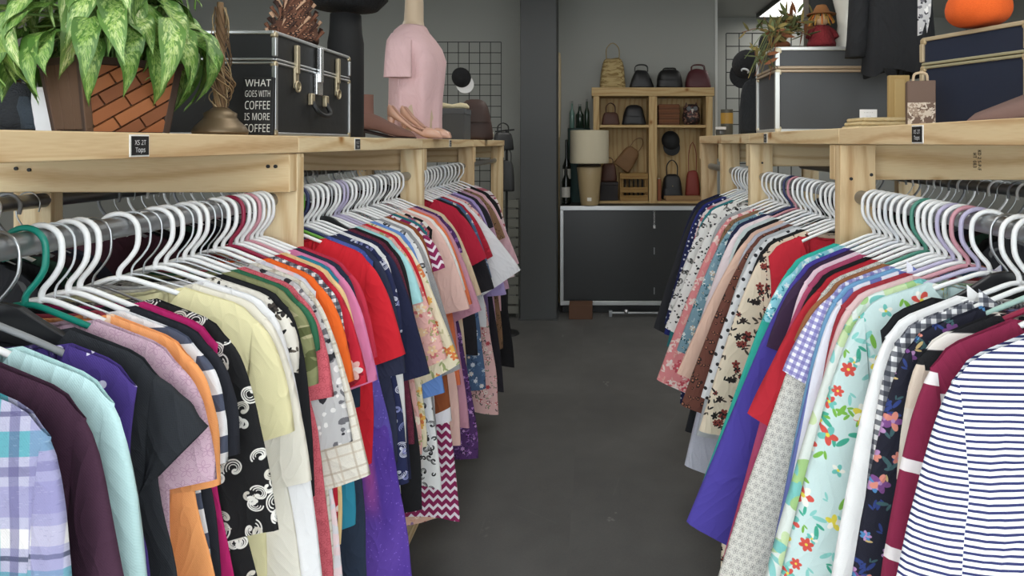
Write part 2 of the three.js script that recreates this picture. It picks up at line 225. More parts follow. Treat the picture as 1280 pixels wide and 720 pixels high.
// ---------- garments ----------
let gseed = 0;
function garment(name, label, category, o, mat, pos, turn, group) {
  const t = thing(name, label, category, pos, turn, group), S = pos[2] * 5 + (pos[0] > 0 ? 3 : 0); gseed++;
  const { sw = .205, hw = .25, L = .62, D = .0095, nw = .085, nd = .06, sl = 0, sa = 20, cw = .07, folds = 3, amp = .008, slope = .4, low = false } = o;
  const R = low ? 20 : 40, M = low ? 6 : 20, yS = (x) => .0165 - slope * Math.abs(x) - .02 * sstep(sw * .85, sw, Math.abs(x));
  const G = gseed * 1.31, disp = (x, y) => { const v = sstep(-.06, -.4, y), an = Math.atan2(Math.abs(x) - sw, -y + .02); return amp * v * Math.sin(x * 21 + S + y * 1.5) + .006 * N3(x * 9 + S, y * 6, S) * sstep(-.09, -.24, y) + (.003 * Math.sin(an * 13 + G) * Math.sin(an * 5 + G * 2) + .0028 * N3(x * 30 + G, y * 12, 3)) * sstep(-.1, -.2, y); };
  const rings = [];
  for (let j = 0; j <= M; j++) {
    const v = (j / M) ** 1.25, ring = [];
    for (let i = 0; i < R; i++) {
      const f = i / R * Math.PI * 2, u = Math.cos(f), sn = Math.sin(f), xs = u * sw, ax = Math.abs(xs);
      let yt = yS(xs); if (ax < nw) yt = yS(nw) - (sn > 0 ? nd : .012) * Math.sqrt(1 - (ax / nw) ** 2) + .0;
      const yb0 = gseed * 1.7, yb = -L + .012 * Math.sin(u * 4 + yb0) * (1 + .3 * sn), y = lerp(yt, yb, v);
      const w = lerp(sw, hw, sstep(0, 1, v) * .8 + v * .2) * (1 - .06 * Math.sin(Math.min(1, v * 2.2) * Math.PI)) + .012 * N3(y * 5, S, u > 0 ? 1 : 5) * v;
      const rise = Math.sqrt(Math.min(1, (yt - y) / .06)) * .55 + .55, d = D * Math.min(1.1, rise) * (1 + v * .45);
      const x = u * w; ring.push(V(x, y, d * Math.sign(sn) * Math.abs(sn) ** .75 + disp(x, y)));
    }
    rings.push(ring);
  }
  const off = rnd();
  const uvf = (p) => [p.x + off, p.y + (o.uvY ?? off)];
  const torso = part(t, 'torso', skin(rings, false, false, uvf), mat);
  if (sl > 0) for (const sg of [1, -1]) {
    const a = (sa + rr(-4, 4)) * Math.PI / 180, x0 = sw * .96, y0 = yS(sw * .96) - .002, K = low ? 5 : 12, Q = low ? 8 : 14, ah = o.ah ?? .17;
    const dx = Math.sin(a), dy = -Math.cos(a), A0 = V(x0, y0, 0), B0 = V(x0 - .012, y0 - ah, 0);
    const C = V(x0 + (o.out ?? .035) + dx * sl, y0 + dy * sl, 0), half = cw; // cuff outer point
    const n = V(dy, -dx, 0); // toward the body
    const jag = rr(-.02, .02), Cin = C.clone().addScaledVector(V(dx, dy, 0), jag).addScaledVector(n, half * 2);
    const A1 = V(x0 + .045, y0 - .025, 0), rg = [];
    for (let j = 0; j <= K; j++) {
      const q = j / K, p = A0.clone().multiplyScalar((1 - q) ** 2).addScaledVector(A1, 2 * q * (1 - q)).addScaledVector(C, q * q), b = B0.clone().lerp(Cin, q), c = p.clone().add(b).multiplyScalar(.5), ax = p.clone().sub(b).multiplyScalar(.5), ring = [];
      const dp = (D * 1.0) * (.7 + .5 * Math.sin(Math.min(1, q * 1.6) * 1.57));
      for (let i = 0; i < Q; i++) { const f = i / Q * 6.28318, cc = Math.cos(f), ss = Math.sin(f), P = c.clone().addScaledVector(ax, cc); P.z = dp * Math.sign(ss) * Math.abs(ss) ** .8 + disp(P.x, P.y) + .006 * N3(q * 5, G + sg, f * .6) * q + (o.fwd || 0) * q; P.x *= sg; ring.push(P); }
      if (sg < 0) ring.reverse();
      rg.push(ring);
    }
    part(t, 'sleeve', skin(rg, false, false, (p) => [Math.abs(p.x) * Math.cos(a) + p.y * Math.sin(a) + off, -Math.abs(p.x) * Math.sin(a) + p.y * Math.cos(a) + off]), o.sleeveMat || mat);
    if (o.cuff) { const last = rg[K], prev = rg[K - 1]; part(t, 'cuff', skin([prev.map((p, i) => p.clone().lerp(last[i], .55).add(V(0, 0, Math.sign(p.z) * .002))), last.map((p) => p.clone().add(V(0, -.004, Math.sign(p.z) * .002)))], false, false, (p) => [p.x, p.y]), o.cuff); }
  }
  if (!low) { // neckband follows the neck opening
    const r0 = rings[0], pts = []; for (let i = 0; i < R; i++) if (Math.abs(r0[i].x) < nw * 1.05) pts.push(r0[i]);
    if (pts.length > 5) { const fr = pts.filter((p) => p.z >= 0).sort((a, b) => a.x - b.x), bk = pts.filter((p) => p.z < 0).sort((a, b) => b.x - a.x); part(t, 'neckband', tube([...fr, ...bk].map((p) => p.clone()), .0035, 40, 5, true), o.bandMat || mat); }
    if (o.collar) {
      const wing = (sg) => { const g = []; const seg = 8; for (let k = 0; k < 2; k++) { const ring = []; for (let i = 0; i <= seg; i++) { const q = i / seg; ring.push(V(sg * lerp(.012, nw * .95, q), lerp(-.07, -.012, q) + (k ? -.045 * (1 - q * .4) : .01), D + .004 + (k ? .004 : 0) - q * .012)); } g.push(ring); } const pos = [], idx = [], uv = []; g.flat().forEach((p) => { pos.push(p.x, p.y, p.z); uv.push(p.x, p.y); }); for (let i = 0; i < seg; i++) idx.push(i, i + 1, i + seg + 2, i, i + seg + 2, i + seg + 1); const G = new THREE.BufferGeometry(); G.setAttribute('position', new THREE.Float32BufferAttribute(pos, 3)); G.setAttribute('uv', new THREE.Float32BufferAttribute(uv, 2)); G.setIndex(idx); G.computeVertexNormals(); return G; };
      for (const sg of [1, -1]) part(t, 'collar', wing(sg), mat);
    }
    if (o.placket) { part(t, 'placket', skin(Array.from({ length: 16 }, (_, k) => { const y = lerp(-.08, -L + .01, k / 15), z = disp(0, y) + D * (1.6 + .6 * k / 15); return [V(-.014, y, z), V(.014, y, z), V(.014, y, z - .003), V(-.014, y, z - .003)]; }), true, true, (p) => [p.x + .3, p.y]), mat); for (let k = 0; k < 7; k++) { const y = lerp(-.1, -L + .06, k / 6); part(t, 'button', btnG, whitePl).position.set(0, y, disp(0, y) + D * (1.6 + .6 * k / 6) + .002); } }
  }
  return t;
}
const btnG = new THREE.CylinderGeometry(.005, .005, .003, 10).rotateX(Math.PI / 2);
// cuts
const CUT = {
  tee: { cat: 'tee shirt', name: 'tee_shirt', L: .64, sl: .16, sa: 20, cw: .078, hw: .215 },
  long: { cat: 'sweater', name: 'long_sleeved_top', L: .70, sl: .56, sa: 11, cw: .05, hw: .255 },
  shirt: { cat: 'shirt', name: 'button_shirt', L: .76, sl: .57, sa: 11, cw: .055, hw: .26, collar: 1, placket: 1, nd: .09 },
  dress: { cat: 'dress', name: 'dress', L: 1.02, sl: .12, sa: 18, cw: .075, hw: .32, folds: 5, amp: .009 },
  maxi: { cat: 'dress', name: 'long_dress', L: .98, sl: 0, hw: .30, folds: 6, amp: .009, sw: .2 },
  tank: { cat: 'tank top', name: 'tank_top', L: .62, sl: 0, hw: .24, nw: .11, nd: .13, sw: .2 },
  flare: { cat: 'blouse', name: 'flared_blouse', L: .62, sl: .22, sa: 22, cw: .09, hw: .27 },
  blouse: { cat: 'blouse', name: 'blouse', L: .68, sl: .3, sa: 20, cw: .07, hw: .27 },
  tunic: { cat: 'tunic', name: 'tunic', L: .84, sl: .2, sa: 18, cw: .08, hw: .29, folds: 4 },
  cardi: { cat: 'cardigan', name: 'cardigan', L: .74, sl: .56, sa: 13, cw: .06, hw: .27, nd: .2 },
};
const P = (size, metres, d) => cloth(null, tex(size, metres, d));
const F = {
  plaid: P(512, .2, pats.plaid('#a09fb4', [[.02, .13, '#238a90', .6], [.2, .05, '#4a4670', .5], [.3, .16, '#77729e', .5], [.52, .1, '#dcd9cf', .7], [.66, .025, '#2c3248', .7], [.74, .12, '#237e88', .5], [.92, .025, '#3f3c60', .6]])),
  dotP: P(256, .12, pats.dots('#45327c', '#d9d4e8', 3, .13)), mauveL: P(512, .16, pats.lace('#c9a9b8', '#b48fa3', 8)), orangeS: P(256, .22, pats.stripesV([['#f0a264', 5], ['#f6e6d6', 1.1], ['#ee9a58', 3], ['#f8d9bb', .7], ['#f2a76c', 4]])),
  greyS: P(256, .06, pats.stripesH([['#e6e6e8', 3], ['#4d5468', 2]])), paisBW: P(512, .26, pats.paisley('#141416', ['#efece4', '#d8d3c6'], 24)), florBW: P(512, .22, pats.floral('#e2ddd2', ['#161616', '#2b2624', '#463f3a'], ['#1a1a1a', '#5a5248'], 30, 9, 20)),
  camo: P(512, .3, pats.camo('#8b8d62', ['#5b6139', '#3c3a2a', '#b5ae86'])), coralL: P(512, .14, pats.lace('#d3636e', '#b54754', 7)), greyP: P(512, .25, pats.speck('#c4c2c2', ['#6d6b70', '#2c2b31', '#ece9e6'], 260, 5, 16)),
  creamCk: P(256, .05, pats.plaid('#e5dfd2', [[.1, .08, '#b7a893', .6], [.5, .08, '#cbbca6', .6]])), blushW: P(512, .3, pats.speck('#e6e2e6', ['#efc8cf', '#f4dcdf', '#d8d4e0'], 90, 14, 40)), ging: P(256, .045, pats.gingham('#f2f2f2', '#1c1f2b', 3)), gingP: P(256, .04, pats.gingham('#eceaf4', '#6a63a8', 3)),
  redP: P(512, .3, pats.floral('#c41f35', ['#f3e6e0', '#c41f35', '#e8b8b0'], ['#8f1326', '#a91a2f'], 9, 18, 34)), galaxy: (() => { const t = tex(256, 1, pats.galaxy(), 512); t.repeat.set(1 / .5, 1 / 1.0); return cloth(null, t); })(),
  navyP: P(512, .22, pats.paisley('#232a52', ['#d7d9e6', '#8e93c4'], 14)), burgL: P(512, .14, pats.lace('#5d1d33', '#7a3148', 7)), pinkF: P(512, .24, pats.floral('#e6b1aa', ['#f3e3cf', '#cf6f70', '#f0c9a0'], ['#a9a56d', '#d79a90'], 24, 10, 22)), yellF: P(512, .26, pats.floral('#ece2c4', ['#e8b55a', '#d97d48', '#f0d98a'], ['#a7b37a', '#c9c296'], 24, 10, 22)),
  swirl: P(512, .2, pats.paisley('#eeeeec', ['#141414', '#2b2b2d'], 20)), greySp: P(512, .12, pats.marl('#9a9a9c', ['#e8e8e6', '#404044'])), zig: P(512, .14, pats.zigzag('#efe6ee', '#8d2156', 5)), peachF: P(512, .26, pats.floral('#e0b49e', ['#b94a4f', '#ecd6c2', '#8e6d92'], ['#9aa08c', '#d8a58c'], 22, 10, 22)),
  diam: P(256, .12, pats.checker('#101012', '#e8e6de', 3)), purpP: P(512, .2, pats.floral('#4e2c62', ['#b890c4', '#2a1638', '#7d4a94'], ['#33204a', '#8b64a0'], 28, 8, 18)), denimF: P(512, .2, pats.floral('#4a6488', ['#d8dfe8', '#9fb4cc', '#e9d9c9'], ['#2d4262', '#6d8aac'], 22, 8, 18)), roseF: P(512, .2, pats.floral('#e3b8b6', ['#b8474f', '#f0ded6', '#d47c80'], ['#7d8a6a', '#5f4f50'], 26, 8, 18)),
  navyS: P(256, .0085, pats.stripesH([['#eef0f4', 3], ['#2b3160', 2]])), burgS: P(256, .12, pats.stripesH([['#842043', 6], ['#ece6e6', 1]])), colorB: P(256, .24, pats.stripesH([['#dcd3c6', 5], ['#17181c', 1.2], ['#efeae2', 1.2], ['#17181c', 1.4], ['#d9c9b8', 3]])),
  blackF: P(512, .24, pats.floral('#191a2a', ['#b48ab8', '#4f86b8', '#d88a7a', '#7a4a86'], ['#3f5f63', '#2d3f7d', '#c9b07a'], 30, 9, 20)), aquaF: P(512, .32, pats.floral('#cfe6e4', ['#e8d84f', '#d8544a', '#6fc2b8', '#f4f4ea'], ['#46ad92', '#7cb84a', '#8ed3cb'], 26, 9, 20)), mintF: P(512, .42, pats.floral('#e4ece6', ['#a9cf8a', '#cfe3b2', '#7fc9c4'], ['#b9d8a6', '#8fcfcb', '#d3e6d6'], 14, 16, 40)),
  blueS: P(256, .05, pats.stripesV([['#e7e9f4', 3], ['#6c78b8', 2]])), leafL: P(512, .14, pats.lace('#d8d5cd', '#8b8883', 9)), aquaP: P(512, .2, pats.floral('#8fd0da', ['#eef6f4', '#3f9fb2', '#d8eef0'], ['#2d8796', '#bfe4e8'], 26, 8, 18)), creamF: P(512, .22, pats.floral('#e6d6bf', ['#1b1718', '#2c2120', '#8a3b34'], ['#151314', '#4a4038'], 26, 10, 22)),
  blkW: P(512, .2, pats.speck('#e9e9e6', ['#141416', '#26262a'], 150, 5, 13)), dotW: P(256, .1, pats.dots('#dfe1e3', '#26282c', 4, .2)), leoM: P(512, .2, pats.leopard('#6a3f34', '#a06a52', '#231613')), heather: P(512, .16, pats.marl('#b9bbc8', ['#dfe0ea', '#8f92a4'])), coralF: P(512, .24, pats.floral('#e58f92', ['#f4e4de', '#d25a66', '#f6cfc8'], ['#e9b0a8', '#f3dcd4'], 22, 10, 24)), leo: P(512, .16, pats.leopard('#8a6a4e', '#b08a62', '#1e1713')), marlG: P(512, .16, pats.marl('#a5a8aa', ['#d8dadc', '#6e7276'])), navyD: P(256, .06, pats.dots('#1d2452', '#e2e4ee', 3, .2)), roseS: P(256, .08, pats.stripesH([['#e8d4d6', 3], ['#c06a78', 1.4], ['#f2e8e8', 2], ['#7a3a48', .6]])), tealF: P(512, .2, pats.floral('#7d9fae', ['#e6ecea', '#2f6f7c', '#c8b8a2'], ['#2d5662', '#a9c2c8'], 26, 8, 18)), red2: P(512, .26, pats.camo('#b11c33', ['#c52a42', '#a3162c'])),
};
const solid = {}; const fab = (k) => (k[0] === '#' ? (solid[k] ??= cloth(k)) : F[k]);
const whereL = (z) => (z < 1.62 ? 'rod below the potted plant' : z < 2.77 ? 'rod below the black trunk' : 'rod below the pink mannequin');
const whereR = (z) => (z < 1.7 ? 'rod below the orange pumpkin' : z < 2.68 ? 'rod below the grey trunk' : 'rod below the black tote bag');
// z, cut, fabric, hanger, description, changes to the cut
const left = [
  [.705, 'shirt', 'plaid', 'white', 'teal, lavender and cream plaid flannel shirt with buttons', { pocket: 1, cw: .06 }],
  [.75, 'long', '#3d1f33', 'white', 'dark plum long-sleeved knit top behind the plaid shirt', { L: .66 }],
  [.79, 'long', '#bfe0e0', 'white', 'pale aqua long-sleeved sweatshirt', { L: .76, hw: .27, sa: 14, D: .0115 }],
  [.835, 'tank', 'dotP', 'grey', 'purple sleeveless top with small pale dots', { L: .5, sw: .2 }],
  [.87, 'flare', '#23262b', 'black', 'plain black blouse with wide flared short sleeves', { sa: 46, sl: .1, cw: .07, out: -.005, flare: 1, L: .6 }],
  [.91, 'blouse', 'mauveL', 'teal', 'dusty pink lace blouse', { L: .78, sl: .16, hw: .16 }],
  [.938, 'tunic', 'orangeS', 'white', 'orange tunic with thin cream vertical stripes', { L: .72, sl: .18, sa: 16, hw: .28 }],
  [.962, 'tee', 'greyS', 'clear', 'grey and white striped tee with a red neckband', { cuffc: 1 }],
  [.986, 'tee', '#1e2029', 'white', 'black tee beside the black paisley dress', { L: .6 }],
  [1.008, 'maxi', '#b91d68', 'white', 'hot magenta dress mostly hidden by the orange tunic', { L: .92, hw: .27 }],
  [1.032, 'dress', 'paisBW', 'wire', 'black dress with cream paisley scrolls', { hw: .36, sl: .3, sa: 24 }],
  [1.09, 'tee', '#ece4b4', 'white', 'pale yellow short-sleeved tee', { sl: .2, sa: 24, cw: .085, D: .0115 }],
  [1.12, 'tunic', '#e9e4d6', 'clear', 'cream tunic under the pale yellow tee', { L: .74, sl: .3, sa: 18 }],
  [1.15, 'shirt', '#f0f0f1', 'wire', 'plain white long-sleeved shirt beside the pale yellow tee', { L: .82, sa: 13, collar: 0 }],
  [1.18, 'dress', 'florBW', 'white', 'cream dress with dense black flowers', { L: 1.0 }],
  [1.21, 'cardi', '#15161a', 'white', 'plain black long-sleeved cardigan next to the camouflage tee', { L: .62, sl: .36, sa: 16, cw: .06 }],
  [1.24, 'tee', 'camo', 'clear', 'olive green camouflage tee', {}],
  [1.265, 'tunic', '#2f6b4c', 'white', 'emerald green tunic with its hem below the black cardigan', { L: .8, sl: .1, hw: .22 }],
  [1.29, 'flare', 'coralL', 'white', 'coral pink crochet blouse with flared sleeves', { sl: .2, sa: 30 }],
  [1.315, 'blouse', 'greyP', 'clear', 'grey and black abstract print blouse', { L: .8 }],
  [1.34, 'long', 'creamCk', 'wire', 'cream finely checked long-sleeved blouse', { L: .7, sl: .38, sa: 22, cw: .08 }],
  [1.365, 'maxi', 'blushW', 'white', 'long white dress with faint blush patches', { L: 1.0 }],
  [1.395, 'tee', '#ef6a22', 'white', 'bright orange tee', { sl: .2, sa: 28 }],
  [1.42, 'tee', 'ging', 'magenta', 'black and white gingham short-sleeved top', { sl: .16 }],
  [1.445, 'tee', 'redP', 'white', 'red tee with white flower shapes', { sl: .22, sa: 28, L: .6 }],
  [1.468, 'tee', '#efcf95', 'white', 'pale peach tee between two red tees', { sl: .18 }],
  [1.49, 'tank', '#2a86a0', 'pink', 'teal blue tank top behind the peach tee', {}],
  [1.51, 'tee', '#e083ae', 'white', 'bubblegum pink tee', { sl: .24, sa: 24 }],
  [1.532, 'long', '#233043', 'white', 'dark slate long-sleeved dress next to the purple galaxy dress', { L: .92, sl: .3, hw: .27 }],
  [1.555, 'tee', '#c9304a', 'white', 'crimson tee with broad shoulders', { sl: .2, sa: 24 }],
  [1.68, 'tee', '#d41f2f', 'white', 'bright red tee next to the wooden post', { sl: .24, sa: 26, L: .58 }],
  [1.71, 'maxi', 'galaxy', 'green', 'long purple dress with pink and blue galaxy dye', { L: 1.02, hw: .33, sw: .2, uvY: 0 }],
  [1.74, 'blouse', '#2a2f48', 'navy', 'slate navy blouse', { L: .6 }],
  [1.77, 'tunic', 'navyP', 'white', 'navy tunic with pale lilac scroll print', { L: .66 }],
  [1.80, 'long', '#ebebe9', 'white', 'white long-sleeved tee between navy tops', { L: .86, sl: .5 }],
  [1.835, 'flare', '#1b2040', 'white', 'midnight navy blouse with wide sleeves', { sl: .34, sa: 26, L: .7 }],
  [1.87, 'blouse', 'burgL', 'white', 'burgundy lace blouse', { L: .6 }],
  [1.90, 'tunic', '#17171a', 'black', 'black openwork tunic', { L: .8 }],
  [1.93, 'tee', '#a9dde0', 'white', 'pale aqua tee', { sl: .16 }],
  [1.96, 'blouse', 'pinkF', 'white', 'pink blouse with cream flowers', { sl: .34 }],
  [1.99, 'tee', '#c8202f', 'lav', 'cherry red tee beside the pink flowered blouse', { L: .7, sl: .26 }],
  [2.02, 'blouse', 'yellF', 'lav', 'cream blouse with yellow and orange flowers', { sl: .38, sa: 22 }],
  [2.055, 'long', '#6b93d6', 'white', 'cornflower blue long-sleeved top', { sl: .46, sa: 15 }],
  [2.09, 'tunic', 'swirl', 'white', 'white tunic with black swirls', { sl: .34, sa: 14 }],
  [2.125, 'blouse', 'greySp', 'wire', 'grey speckled blouse', { L: .72, sl: .42, sa: 14 }],
  [2.16, 'long', '#efefee', 'white', 'white top with black trimmed cuffs', { sl: .36, cuffb: 1 }],
  [2.195, 'long', '#8e4c28', 'white', 'rust brown long-sleeved top with pale cuffs', { sl: .6, cuffw: 1, sa: 9 }],
  [2.23, 'dress', 'zig', 'white', 'white and magenta zigzag dress', {}],
  [2.265, 'maxi', '#1d6f78', 'white', 'plain teal long dress', { L: .96, hw: .27 }],
  [2.30, 'maxi', 'peachF', 'grey', 'long peach dress with dark flowers', { L: 1.06 }],
  [2.335, 'maxi', 'diam', 'white', 'black dress with white diamond check', { L: .98, hw: .26 }],
  [2.38, 'tunic', '#e9c2b8', 'white', 'blush pink tunic', { sl: .3 }],
  [2.42, 'tee', '#eceae6', 'wire', 'ivory tee with soft sleeves', { sl: .24 }],
  [2.46, 'blouse', '#e2784f', 'white', 'coral orange blouse', { sl: .3 }],
  [2.50, 'tunic', '#c58fa2', 'white', 'mauve pink tunic', { sl: .34 }],
  [2.545, 'dress', 'purpP', 'white', 'dark purple flowered dress', { L: .96 }],
  [2.60, 'blouse', '#d9c3a4', 'white', 'sand coloured blouse', { sl: .3 }],
  [2.84, 'tee', '#b51d3a', 'white', 'deep crimson tee', { sl: .2 }],
  [2.89, 'blouse', '#1b1a20', 'white', 'black blouse behind the deep crimson tee', { sl: .34 }],
  [2.94, 'tunic', 'denimF', 'white', 'denim blue tunic with pale flowers', { sl: .3 }],
  [2.99, 'tee', 'red2', 'white', 'mottled red tee', { sl: .22 }],
  [3.05, 'flare', '#e6e6ea', 'white', 'white blouse with very wide pointed sleeves', { sl: .34, sa: 36, cw: .11 }],
  [3.11, 'dress', 'roseF', 'white', 'rose pink flowered dress', { L: 1.02 }],
  [3.17, 'blouse', '#6d5a86', 'white', 'muted violet blouse', { sl: .34 }],
  [3.24, 'long', '#b3a2d8', 'white', 'lavender long-sleeved top', { sl: .44, sa: 16 }],
  [3.32, 'dress', '#24222a', 'pale', 'charcoal dress beside the lavender top', { L: 1.0 }],
  [3.40, 'cardi', '#c7a0b8', 'white', 'orchid pink cardigan', { sl: .44 }],
  [3.48, 'tunic', 'leo', 'white', 'brown leopard print tunic', {}],
  [3.57, 'blouse', '#e6bcc6', 'white', 'powder pink blouse', { sl: .36 }],
  [3.67, 'dress', '#17161a', 'white', 'black dress at the far end by the column', { L: 1.0 }],
  [3.78, 'long', 'roseS', 'white', 'rose and white striped long-sleeved top', { sl: .46 }],
];
const right = [
  [.865, 'long', 'navyS', 'white', 'white long-sleeved top with thin navy stripes', { L: .78, sl: .52, hw: .29, D: .012, sa: 15, amp: .01 }],
  [.915, 'long', 'burgS', 'white', 'burgundy long-sleeved top with thin white bands', { sa: 15, L: .76 }],
  [.95, 'long', 'colorB', 'magenta', 'beige top with black and white colour blocks', { sa: 8, hw: .22 }],
  [.985, 'cardi', 'blackF', 'mint', 'black kimono cardigan with bright embroidered flowers', { sa: 20, L: .85, hw: .28 }],
  [1.02, 'shirt', 'ging', 'white', 'navy and white gingham shirt', { sa: 14, L: .7 }],
  [1.05, 'shirt', '#f4f4f3', 'white', 'crisp white collared shirt', { sa: 15, L: .84 }],
  [1.08, 'tank', '#16171b', 'black', 'black sleeveless top behind the white collared shirt', {}],
  [1.13, 'tunic', 'aquaF', 'white', 'pale aqua tunic with green, yellow and red blossoms', { L: .98, sl: .6, sa: 14, hw: .32, D: .012 }],
  [1.165, 'dress', 'mintF', 'lav', 'mint white dress with large pale green flowers', { L: 1.04, sl: .6, sa: 17, hw: .31, D: .0115 }],
  [1.195, 'cardi', '#e5c3c4', 'pink', 'blush pink cardigan', { sl: .5, sa: 8 }],
  [1.222, 'cardi', '#a4303c', 'white', 'brick red cardigan', { sa: 8 }],
  [1.245, 'shirt', 'blueS', 'lav', 'blue and white striped shirt', { L: .8, placket: 0 }],
  [1.272, 'long', '#76a5cc', 'white', 'light blue long-sleeved top', { L: .8, sl: .62 }],
  [1.298, 'tee', 'gingP', 'white', 'purple and white gingham top', {}],
  [1.324, 'tee', '#96623f', 'white', 'suede brown short-sleeved top', { sl: .1 }],
  [1.35, 'long', 'leafL', 'sea', 'grey and cream leaf lace long top', { L: .98, sl: .7, sa: 15 }],
  [1.38, 'flare', '#b3202f', 'white', 'scarlet blouse with pointed sleeves', { sl: .28, sa: 24 }],
  [1.412, 'cardi', '#141519', 'white', 'black knit cardigan over the scarlet blouse', { sl: .4, sa: 14 }],
  [1.445, 'long', '#b2486c', 'white', 'raspberry pink long-sleeved top', { sl: .6, L: .8 }],
  [1.475, 'long', '#ecd3df', 'pale', 'pale pink long-sleeved top', { sl: .56 }],
  [1.505, 'tee', '#3a2440', 'white', 'dark aubergine tee', {}],
  [1.535, 'cardi', '#4a3f9c', 'white', 'indigo purple sweater with pocket', { L: .78, sl: .6, sa: 18, cw: .075, D: .0115 }],
  [1.57, 'dress', 'aquaP', 'white', 'sky blue flowered dress below the indigo sweater', { L: .98 }],
  [1.6, 'cardi', '#35b3a2', 'white', 'turquoise cardigan', { L: .8, sl: .6, sa: 16 }],
  [1.785, 'tank', '#c72637', 'white', 'scarlet red tank top', {}],
  [1.82, 'dress', 'creamF', 'white', 'cream dress with large black flowers', { L: .96, sl: .5, sa: 15 }],
  [1.86, 'long', '#141518', 'white', 'black long-sleeved top by the cream flowered dress', {}],
  [1.9, 'blouse', 'dotW', 'white', 'pale grey blouse with charcoal dots', { sl: .44 }],
  [1.94, 'long', '#b4b7ba', 'wire', 'mid grey long-sleeved top', {}],
  [1.98, 'dress', 'leoM', 'white', 'maroon brown leopard print dress', { L: .92, sl: .5 }],
  [2.02, 'long', 'heather', 'white', 'heather lilac grey sweatshirt', { L: .74, sl: .68, sa: 15, cw: .07, D: .012 }],
  [2.07, 'blouse', '#dcb9a6', 'pale', 'peach beige blouse', { sl: .44 }],
  [2.12, 'long', '#15161b', 'white', 'black fitted top beside the heather sweatshirt', { sl: .62 }],
  [2.17, 'long', '#cfdad9', 'white', 'icy mint long-sleeved top', {}],
  [2.22, 'blouse', '#ecdde0', 'pink', 'shell pink blouse', { sl: .44 }],
  [2.27, 'long', '#22284a', 'navy', 'navy long-sleeved top', { sl: .6 }],
  [2.32, 'tunic', 'tealF', 'white', 'dusty teal flowered tunic', { sl: .44 }],
  [2.38, 'long', 'leo', 'white', 'tan leopard print long-sleeved top', {}],
  [2.44, 'tunic', 'coralF', 'white', 'coral pink tunic with white flowers', { sl: .6, sa: 18, L: .86 }],
  [2.5, 'long', 'marlG', 'white', 'grey marl long-sleeved top', {}],
  [2.57, 'blouse', 'blkW', 'white', 'white blouse with black brush spots', { sl: .44 }],
  [2.76, 'tunic', 'swirl', 'white', 'black and white swirl print tunic by the far post', { sl: .4 }],
  [2.82, 'long', '#2f7f86', 'white', 'deep teal long-sleeved top', {}],
  [2.88, 'long', 'roseS', 'white', 'rose striped long-sleeved top', {}],
  [2.94, 'tunic', 'navyD', 'white', 'navy tunic with white dots', { sl: .5, L: .9 }],
  [3.0, 'long', '#26307c', 'pale', 'royal blue long-sleeved top', { L: .86 }],
  [3.06, 'cardi', '#2d2e33', 'white', 'charcoal cardigan', {}],
  [3.13, 'long', '#1a1e3c', 'white', 'deep navy top at the end of the row', { L: .8 }],
];
const CUFFB = cloth('#17171a'), CUFFW = cloth('#e9e6ec'), REDB = cloth('#c04a5c');
function hangAll(list, X, side, where) {
  list.forEach(([z, cut, f, hg, label, ch], i) => {
    const o = { ...CUT[cut], ...ch }, gap = Math.min(i ? z - list[i - 1][0] : .05, i + 1 < list.length ? list[i + 1][0] - z : .05), ry = .04 * Math.sin(z * 9 + side) - side * .03 + (side < 0 ? (z > 1.07 ? .24 * (1 - sstep(1.07, 1.5, z)) : -.02) : (z > 1.1 ? -.2 * (1 - sstep(1.1, 1.5, z)) : .02));
    const k = side < 0 ? lerp(.45, .95, sstep(1.5, 2.3, z)) : lerp(.55, 1, sstep(.95, 1.3, z)); if (!ch.flare) { o.sa = (o.sa || 20) * k; o.out = .018 + .017 * k; } o.hw = lerp(.215, o.hw || .25, lerp(.55, 1, k));
    o.D = Math.min(o.D || .0095, gap * .31);
    if (ch.cuffb) o.cuff = CUFFB; if (ch.cuffw) o.cuff = CUFFW; if (ch.cuffc) o.bandMat = REDB;
    const lab = label.split(' ').length < 7 ? label + ' on the ' + where(z) : label;
    const g = garment(o.name, lab, o.cat, o, fab(f), [X + rr(-.001, .001), APEX - .001, -z], ry);
    if (ch.pocket) part(g, 'pocket', skin(Array.from({ length: 2 }, (_, k) => [V(.05, -.2 - k * .12, .034), V(.15, -.2 - k * .12, .03), V(.15, -.2 - k * .12, .027), V(.05, -.2 - k * .12, .031)]), true, true, (p) => [p.x * .7 + p.y * .7, p.y * .7 - p.x * .7]), fab(f));
    const H = hanger(hg, g.position.x, z, ry, side > 0, where(z), hg === 'black' ? 'flat' : undefined); H.userData.label = HN[hg] + ' hanger holding the ' + label; H.userData.group = 'hangers on the ' + where(z);
  });
}
hangAll(left, LX, -1, whereL); hangAll(right, RX, 1, whereR);
